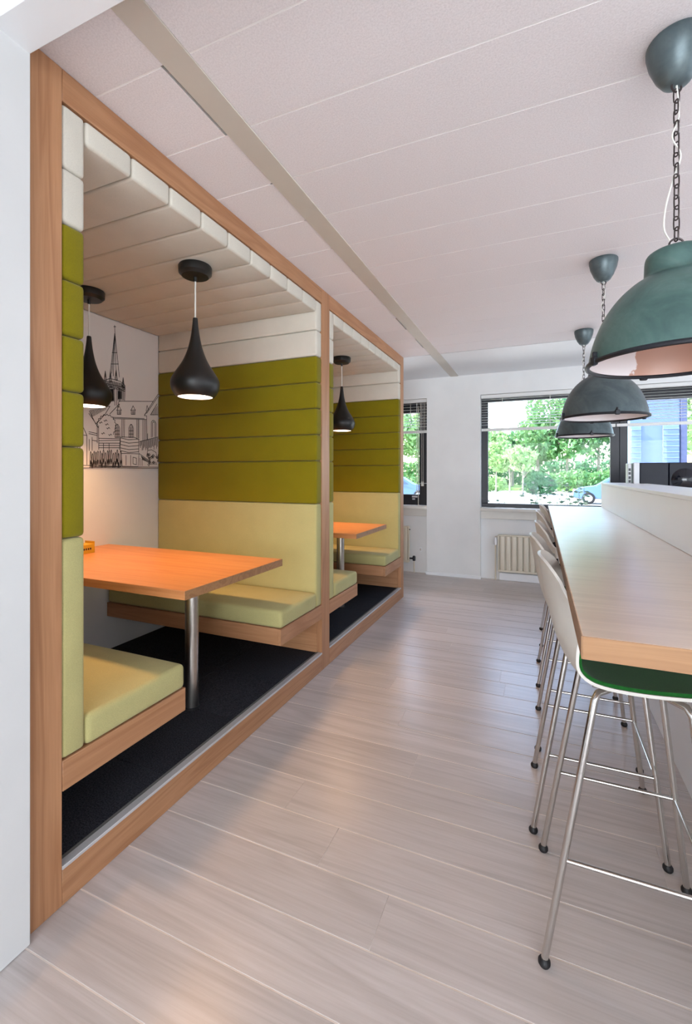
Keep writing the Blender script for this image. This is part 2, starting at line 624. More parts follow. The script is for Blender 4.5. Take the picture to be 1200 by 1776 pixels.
# big window: fixed pane, black mullion, heavier framed sash, then another pane out of view
w2 = window('window_2', -0.722, 3.3, 'wide black framed window beyond the bar')
obj('frame', box(-0.722, 0.79, FY0, FY1, 2.355, 2.44, 0.004, 1), BLK, w2)
obj('frame', box(-0.722, -0.640, FY0, FY1, 1.0, 2.355, 0.004, 1), BLK, w2)
obj('frame', box(-0.722, 0.79, FY0, FY1, 0.947, 1.0, 0.004, 1), BLK, w2)
obj('mullion', box(0.79, 0.885, FY0 - 0.01, FY1, 0.947, 2.44, 0.004, 1), BLK, w2)
obj('sash', box(0.887, 0.972, FY0, FY1, 0.947, 2.27, 0.004, 1), BLK, w2)
obj('sash', box(0.887, 2.4, FY0, FY1, 2.27, 2.44, 0.004, 1), BLK, w2)
obj('sash', box(0.972, 2.4, FY0, FY1, 0.947, 1.06, 0.004, 1), BLK, w2)
obj('sash', box(2.4, 2.55, FY0, FY1, 0.947, 2.44, 0.004, 1), BLK, w2)
obj('frame', box(2.55, 3.3, FY0, FY1, 2.355, 2.44, 0.004, 1), BLK, w2)
obj('frame', box(2.55, 3.3, FY0, FY1, 0.947, 1.0, 0.004, 1), BLK, w2)
obj('frame', box(3.22, 3.3, FY0, FY1, 1.0, 2.355, 0.004, 1), BLK, w2)
obj('pane', box(-0.640, 0.79, 6.362, 6.366, 1.0, 2.355), M['glass'], w2, smooth=False)
obj('pane', box(0.972, 2.4, 6.362, 6.366, 1.06, 2.27), M['glass'], w2, smooth=False)
obj('pane', box(2.55, 3.22, 6.362, 6.366, 1.0, 2.355), M['glass'], w2, smooth=False)

# ---- venetian blinds
def blind(x0, x1, zb, label, cords, n=11):
    r = thing('venetian_blind', label, 'blind', ((x0 + x1) / 2, 6.26, 2.44))
    yb = 6.262
    obj('head_rail', box(x0, x1, 6.232, 6.292, 2.392, 2.438, 0.003, 1), M['blind'], r)
    zt = 2.375
    sl = None
    for i in range(n):
        z = zt - i * (zt - zb - 0.03) / n
        if sl is None:
            bm = bmesh.new()
            vs_ = []
            for yy, dz in ((-0.0125, -0.0062), (-0.004, -0.0010), (0.004, 0.0026), (0.0125, 0.0050)):
                vs_.append([bm.verts.new((xx, yy, dz)) for xx in (x0 - (x0 + x1) / 2 + 0.004, x1 - (x0 + x1) / 2 - 0.004)])
            for a, b in zip(vs_, vs_[1:]):
                bm.faces.new((a[0], a[1], b[1], b[0]))
            bmesh.ops.solidify(bm, geom=bm.faces[:], thickness=0.0012)
            sl = obj('slat', bm, M['blind'], r, local=True)
            sl.location = (0, yb - 6.26, z - 2.44)
        else:
            share(sl, 'slat', r, (0, yb - 6.26, z - 2.44))
    obj('bottom_rail', box(x0, x1, 6.248, 6.276, zb - 0.020, zb + 0.016, 0.003, 1), M['blind'], r)
    for cx in cords:
        obj('ladder_cord', box(cx - 0.003, cx + 0.003, 6.2445, 6.2475, zb, 2.392), M['cord'], r)
    return r
b1 = blind(-2.68, -1.446, 1.985, 'white venetian blind half raised in the narrow window by the booth', (-2.3, -1.68, -1.535, -1.475), 9)
for cx in (-1.517, -1.497):
    obj('pull_cord', tube(bmesh.new(), [(cx, 6.24, 2.39), (cx + 0.001, 6.236, 1.8), (cx, 6.238, 1.27)], 0.0022, 5), M['cord'], b1)
    obj('tassel', lathe(bmesh.new(), [(0, 1.29), (0.006, 1.285), (0.011, 1.23), (0.009, 1.222), (0, 1.222)], 10, cx, 6.238), M['cord'], b1)
obj('tilt_wand', tube(bmesh.new(), [(-1.587, 6.236, 2.39), (-1.589, 6.24, 1.15)], 0.004, 6), M['cord'], b1)
obj('tassel', lathe(bmesh.new(), [(0, 1.17), (0.008, 1.165), (0.012, 1.13), (0, 1.12)], 10, -1.589, 6.24), M['cord'], b1)
blind(-0.716, 0.835, 1.978, 'white venetian blind half raised over the wide pane behind the lamps', (-0.45, 0.12, 0.68), 11)
blind(0.845, 3.29, 1.978, 'white venetian blind half raised right of the black mullion', (1.62, 2.5), 11)

# ---- radiators
def radiator(x0, x1, z0, z1, label, valve_left, n):
    r = thing('radiator', label, 'radiator', ((x0 + x1) / 2, 6.25, z0))
    y0, y1 = 6.215, 6.262
    mt = M['radiator']
    obj('back_plate', box(x0, x1, y1 - 0.012, y1, z0, z1, 0.003, 1), mt, r)
    obj('top_grille', box(x0, x1, y0 + 0.004, y1, z1 - 0.02, z1, 0.004, 1), mt, r)
    obj('bottom_header', box(x0, x1, y0 + 0.004, y1, z0, z0 + 0.03, 0.004, 1), mt, r)
    obj('end_cover', box(x0 - 0.006, x0 + 0.012, y0 + 0.006, y1, z0 + 0.005, z1 - 0.005, 0.004, 1), mt, r)
    obj('end_cover', box(x1 - 0.012, x1 + 0.006, y0 + 0.006, y1, z0 + 0.005, z1 - 0.005, 0.004, 1), mt, r)
    pw = (x1 - x0 - 0.03) / n
    f0 = None
    for i in range(n):
        cx = x0 + 0.015 + (i + 0.5) * pw
        if f0 is None:
            bm = bmesh.new()
            bx(bm, -pw * 0.42, pw * 0.42, y0 - 6.25, y0 + 0.03 - 6.25, 0.022, z1 - z0 - 0.016, 0.013, 3)
            f0 = obj('fin', bm, mt, r, local=True)
            f0.location = (cx - (x0 + x1) / 2, 0, 0)
        else:
            share(f0, 'fin', r, (cx - (x0 + x1) / 2, 0, 0))
    for q in (0.2, 0.8):
        xx = x0 + (x1 - x0) * q
        obj('wall_bracket', box(xx - 0.015, xx + 0.015, y1, 6.285, z1 - 0.12, z1 - 0.06), mt, r)
    return r
ra = radiator(-0.50, 0.9, 0.115, 0.60, 'cream panel radiator in the niche below the wide window', True, 19)
obj('thermostat_valve', lathe(bmesh.new(), [(0, 0.46), (0.022, 0.465), (0.024, 0.52), (0.018, 0.535), (0.012, 0.56), (0, 0.56)], 14, -0.535, 6.24), M['white_lacquer'], ra)
obj('valve_body', tube(bmesh.new(), [(-0.535, 6.24, 0.535), (-0.535, 6.24, 0.57), (-0.49, 6.24, 0.57)], 0.009, 8), M['strip'], ra)
obj('supply_pipe', tube(bmesh.new(), [(-0.535, 6.25, 0.47), (-0.535, 6.262, 0.3), (-0.535, 6.262, 0.0)], 0.010, 8), M['radiator'], ra)
obj('skirting', box(-0.49, 0.9, 6.255, 6.284, 0.0, 0.10, 0.004, 1), M['white_lacquer'], ra)
rb = radiator(-2.6, -1.70, 0.14, 0.655, 'cream panel radiator half hidden behind the far booth end', False, 12)
obj('valve_body', tube(bmesh.new(), [(-1.70, 6.245, 0.20), (-1.63, 6.245, 0.20)], 0.011, 8), M['black'], rb)
obj('valve_knob', lathe(bmesh.new(), [(0, 0.165), (0.02, 0.17), (0.022, 0.225), (0.012, 0.24), (0, 0.24)], 12, -1.628, 6.24), M['black'], rb)
obj('supply_pipe', tube(bmesh.new(), [(-1.628, 6.245, 0.17), (-1.628, 6.25, 0.0)], 0.009, 8), M['radiator'], rb)
obj('bleed_screw', box(-1.694, -1.682, 6.225, 6.24, 0.60, 0.615), M['black'], rb)
so = thing('wall_socket', 'small white wall socket in the niche beside the pier', 'socket', (-1.545, 6.28, 0.33))
obj('cover_plate', box(-1.565, -1.525, 6.276, 6.2852, 0.295, 0.36, 0.003, 1), M['white_lacquer'], so)
obj('socket_face', box(-1.555, -1.535, 6.2735, 6.277, 0.312, 0.342, 0.002, 1), M['strip'], so)

# ================================================================== BOOTHS
BX_, FX = -2.878, -1.42
def booth(y0, y1, ya, yb, label, first):
    """y0..y1 clear opening; ya..yb the outer limits this unit owns"""
    r = thing('seating_booth', label, 'booth', (-2.15, (y0 + y1) / 2, 0))
    TOPZ = CEIL - 0.002
    # face frame
    if first:
        obj('post', box(-1.46, FX, ya, y0, 0, TOPZ, 0.002, 1), M['beech_z'], r)
    obj('post', box(-1.46, FX, y1, yb, 0, TOPZ, 0.002, 1), M['beech_z'], r)
    obj('top_rail', box(-1.46, FX, y0, y1, 2.607, TOPZ, 0.002, 1), M['beech_y'], r)
    obj('kick_rail', box(-1.46, FX, y0, y1, 0, 0.116, 0.002, 1), M['beech_y'], r)
    # carcass
    if first:
        obj('side_panel', box(-2.95, -1.46, ya + 0.06, y0, 0.0, TOPZ, 0.002, 1), M['beech_x'], r)
    obj('side_panel', box(-2.95, -1.46, y1, yb, 0.0, TOPZ, 0.002, 1), M['beech_x'], r)
    obj('back_panel', box(-2.93, BX_, y0, y1, 0.0, TOPZ, 0.002, 1), M['wall'], r)
    obj('roof_panel', box(BX_, -1.46, y0, y1, 2.607, TOPZ), M['beech_x'], r)
    # raised floor
    pf = obj('platform', box(BX_, -1.462, y0, y1, 0.0, 0.112), M['carpet_base'], r)
    nx, ny = 3, 4
    for i in range(nx):
        for j in range(ny):
            xa, xb = -1.462 + (-1.416) / nx * (i + 1), -1.462 + (-1.416) / nx * i
            yy0, yy1 = y0 + (y1 - y0) / ny * j, y0 + (y1 - y0) / ny * (j + 1)
            obj('carpet_tile', box(xa + 0.0006, xb - 0.0006, yy0 + 0.0006, yy1 - 0.0006, 0.112, 0.124, 0.002, 1), M['carpet'], pf)
    st = obj('edge_strip', box(-1.449, FX + 0.002, y0, y1, 0.116, 0.128, 0.001, 1), M['alu'], r)
    obj('ribbed_insert', box(-1.463, -1.449, y0, y1, 0.112, 0.1275, 0.001, 1), M['alu_dark'], st)
    # padding: full-depth upholstered strips, seams between them
    T = 0.083
    rows = [(0.468, 1.186, 'lime'), (1.186, 1.488, 'olive'), (1.488, 1.671, 'olive'), (1.671, 1.853, 'olive'), (1.853, 2.036, 'olive'), (2.036, 2.218, 'olive'), (2.218, 2.398, 'cream'), (2.398, 2.605, 'cream')]
    for s in (0, 1):
        for z0, z1, c in rows:
            a, b = (y0 + 0.001, y0 + T) if s == 0 else (y1 - T, y1 - 0.001)
            o = obj('padded_panel', box(BX_ + 0.001, FX - 0.002, a, b, z0 + 0.0008, z1 - 0.0008, 0.014, 3), M[c], r)
            if c != 'olive':
                o['label'] = 'pale lime back cushion panel' if c == 'lime' else 'cream wool panel'
            else:
                o['label'] = 'olive wool panel'
    n = 9
    pw = (y1 - y0 - 2 * T) / n
    for i in range(n):
        o = obj('ceiling_panel', box(BX_ + 0.001, FX - 0.002, y0 + T + i * pw + 0.0008, y0 + T + (i + 1) * pw - 0.0008, 2.522, 2.606, 0.014, 3), M['cream'], r)
    # benches: box shelf fixed between side and back panels
    for s in (0, 1):
        a, b = (y0 + 0.001, y0 + 0.555) if s == 0 else (y1 - 0.555, y1 - 0.001)
        bn = obj('bench', box(BX_, FX - 0.018, a + (0.018 if s else 0), b - (0 if s else 0.018), 0.372, 0.466, 0.001, 1), M['beech_x'], r)
        obj('bench_fascia', box(FX - 0.018, FX, a, b, 0.368, 0.467, 0.0015, 1), M['beech_y'], bn)
        c, d = (b - 0.018, b) if s == 0 else (a, a + 0.018)
        obj('bench_fascia', box(BX_, FX - 0.018, c, d, 0.368, 0.467, 0.0015, 1), M['beech_x'], bn)
    return r

B1 = booth(0.985, 2.885, 0.872, 3.010, 'nearer beech framed seating booth with olive padding and church mural', True)
B2 = booth(3.010, 4.870, 3.010, 4.975, 'farther beech framed seating booth with olive padding, next to the window wall', False)

def cushion(y0, y1, label, side):
    bm = box(BX_ + 0.004, FX + 0.002, y0, y1, 0.467, 0.574, 0.022, 4)
    # slight crown on the top
    bmesh.ops.subdivide_edges(bm, edges=[e for e in bm.edges if e.calc_length() > 0.25], cuts=5, use_grid_fill=True)
    cx, cy = (BX_ + FX) / 2, (y0 + y1) / 2
    for v in bm.verts:
        if v.co.z > 0.55:
            u = 1 - min(1, abs(v.co.x - cx) / ((FX - BX_) / 2)) ** 4
            q = 1 - min(1, abs(v.co.y - cy) / ((y1 - y0) / 2)) ** 4
            v.co.z += 0.008 * u * q
    o = obj('seat_cushion', bm, M['lime'])
    tag(o, label, 'cushion', 'pale lime bench cushions')
T_ = 0.0845
cushion(0.985 + T_, 1.538, 'pale lime seat cushion on the bench at the first booth post', 0)
cushion(2.332, 2.885 - T_, 'pale lime seat cushion on the bench behind the nearer table', 1)
cushion(3.010 + T_, 3.563, 'pale lime seat cushion just past the middle post', 0)
cushion(4.317, 4.870 - T_, 'pale lime seat cushion on the bench nearest the window wall', 1)

# tables
def booth_table(cy, label):
    r = thing('booth_table', label, 'table', (-2.14, cy, 0.124), 'booth tables')
    obj('tabletop', box(BX_ + 0.001, FX, cy - 0.405, cy + 0.405, 0.846, 0.887, 0.002, 1), M['table'], r)
    obj('edge_band', box(FX, FX + 0.0015, cy - 0.405, cy + 0.405, 0.8465, 0.8865), M['bar_edge'], r)
    lg = obj('leg', lathe(bmesh.new(), [(0, 0.126), (0.036, 0.126), (0.036, 0.846), (0, 0.846)], 32, -1.745, cy), M['steel'], r)
    obj('foot_ring', lathe(bmesh.new(), [(0, 0.124), (0.040, 0.124), (0.040, 0.133), (0.037, 0.136), (0, 0.136)], 32, -1.745, cy), M['rubber'], lg)
    obj('mounting_plate', lathe(bmesh.new(), [(0, 0.838), (0.075, 0.838), (0.075, 0.846), (0, 0.846)], 32, -1.745, cy), M['steel'], lg)
    return r
booth_table(1.940, 'orange beech booth table in the nearer booth on one steel leg')
booth_table(3.945, 'orange beech booth table in the farther booth on one steel leg')

bxr = thing('card_box', 'small yellow card box at the wall end of the nearer table', 'box', (-2.70, 1.995, 0.887))
obj('box_body', box(-2.745, -2.655, 1.93, 2.057, 0.887, 0.945, 0.002, 1), M['yellow'], bxr)
obj('box_flap', box(-2.745, -2.655, 2.057, 2.060, 0.887, 0.96, 0.001, 1), M['yellow'], bxr)
bm = bmesh.new()
for i in range(5):
    bx(bm, -2.6545, -2.6538, 1.965 + i * 0.015, 1.974 + i * 0.015, 0.91, 0.922)
obj('printed_mark', bm, M['ink'], bxr)

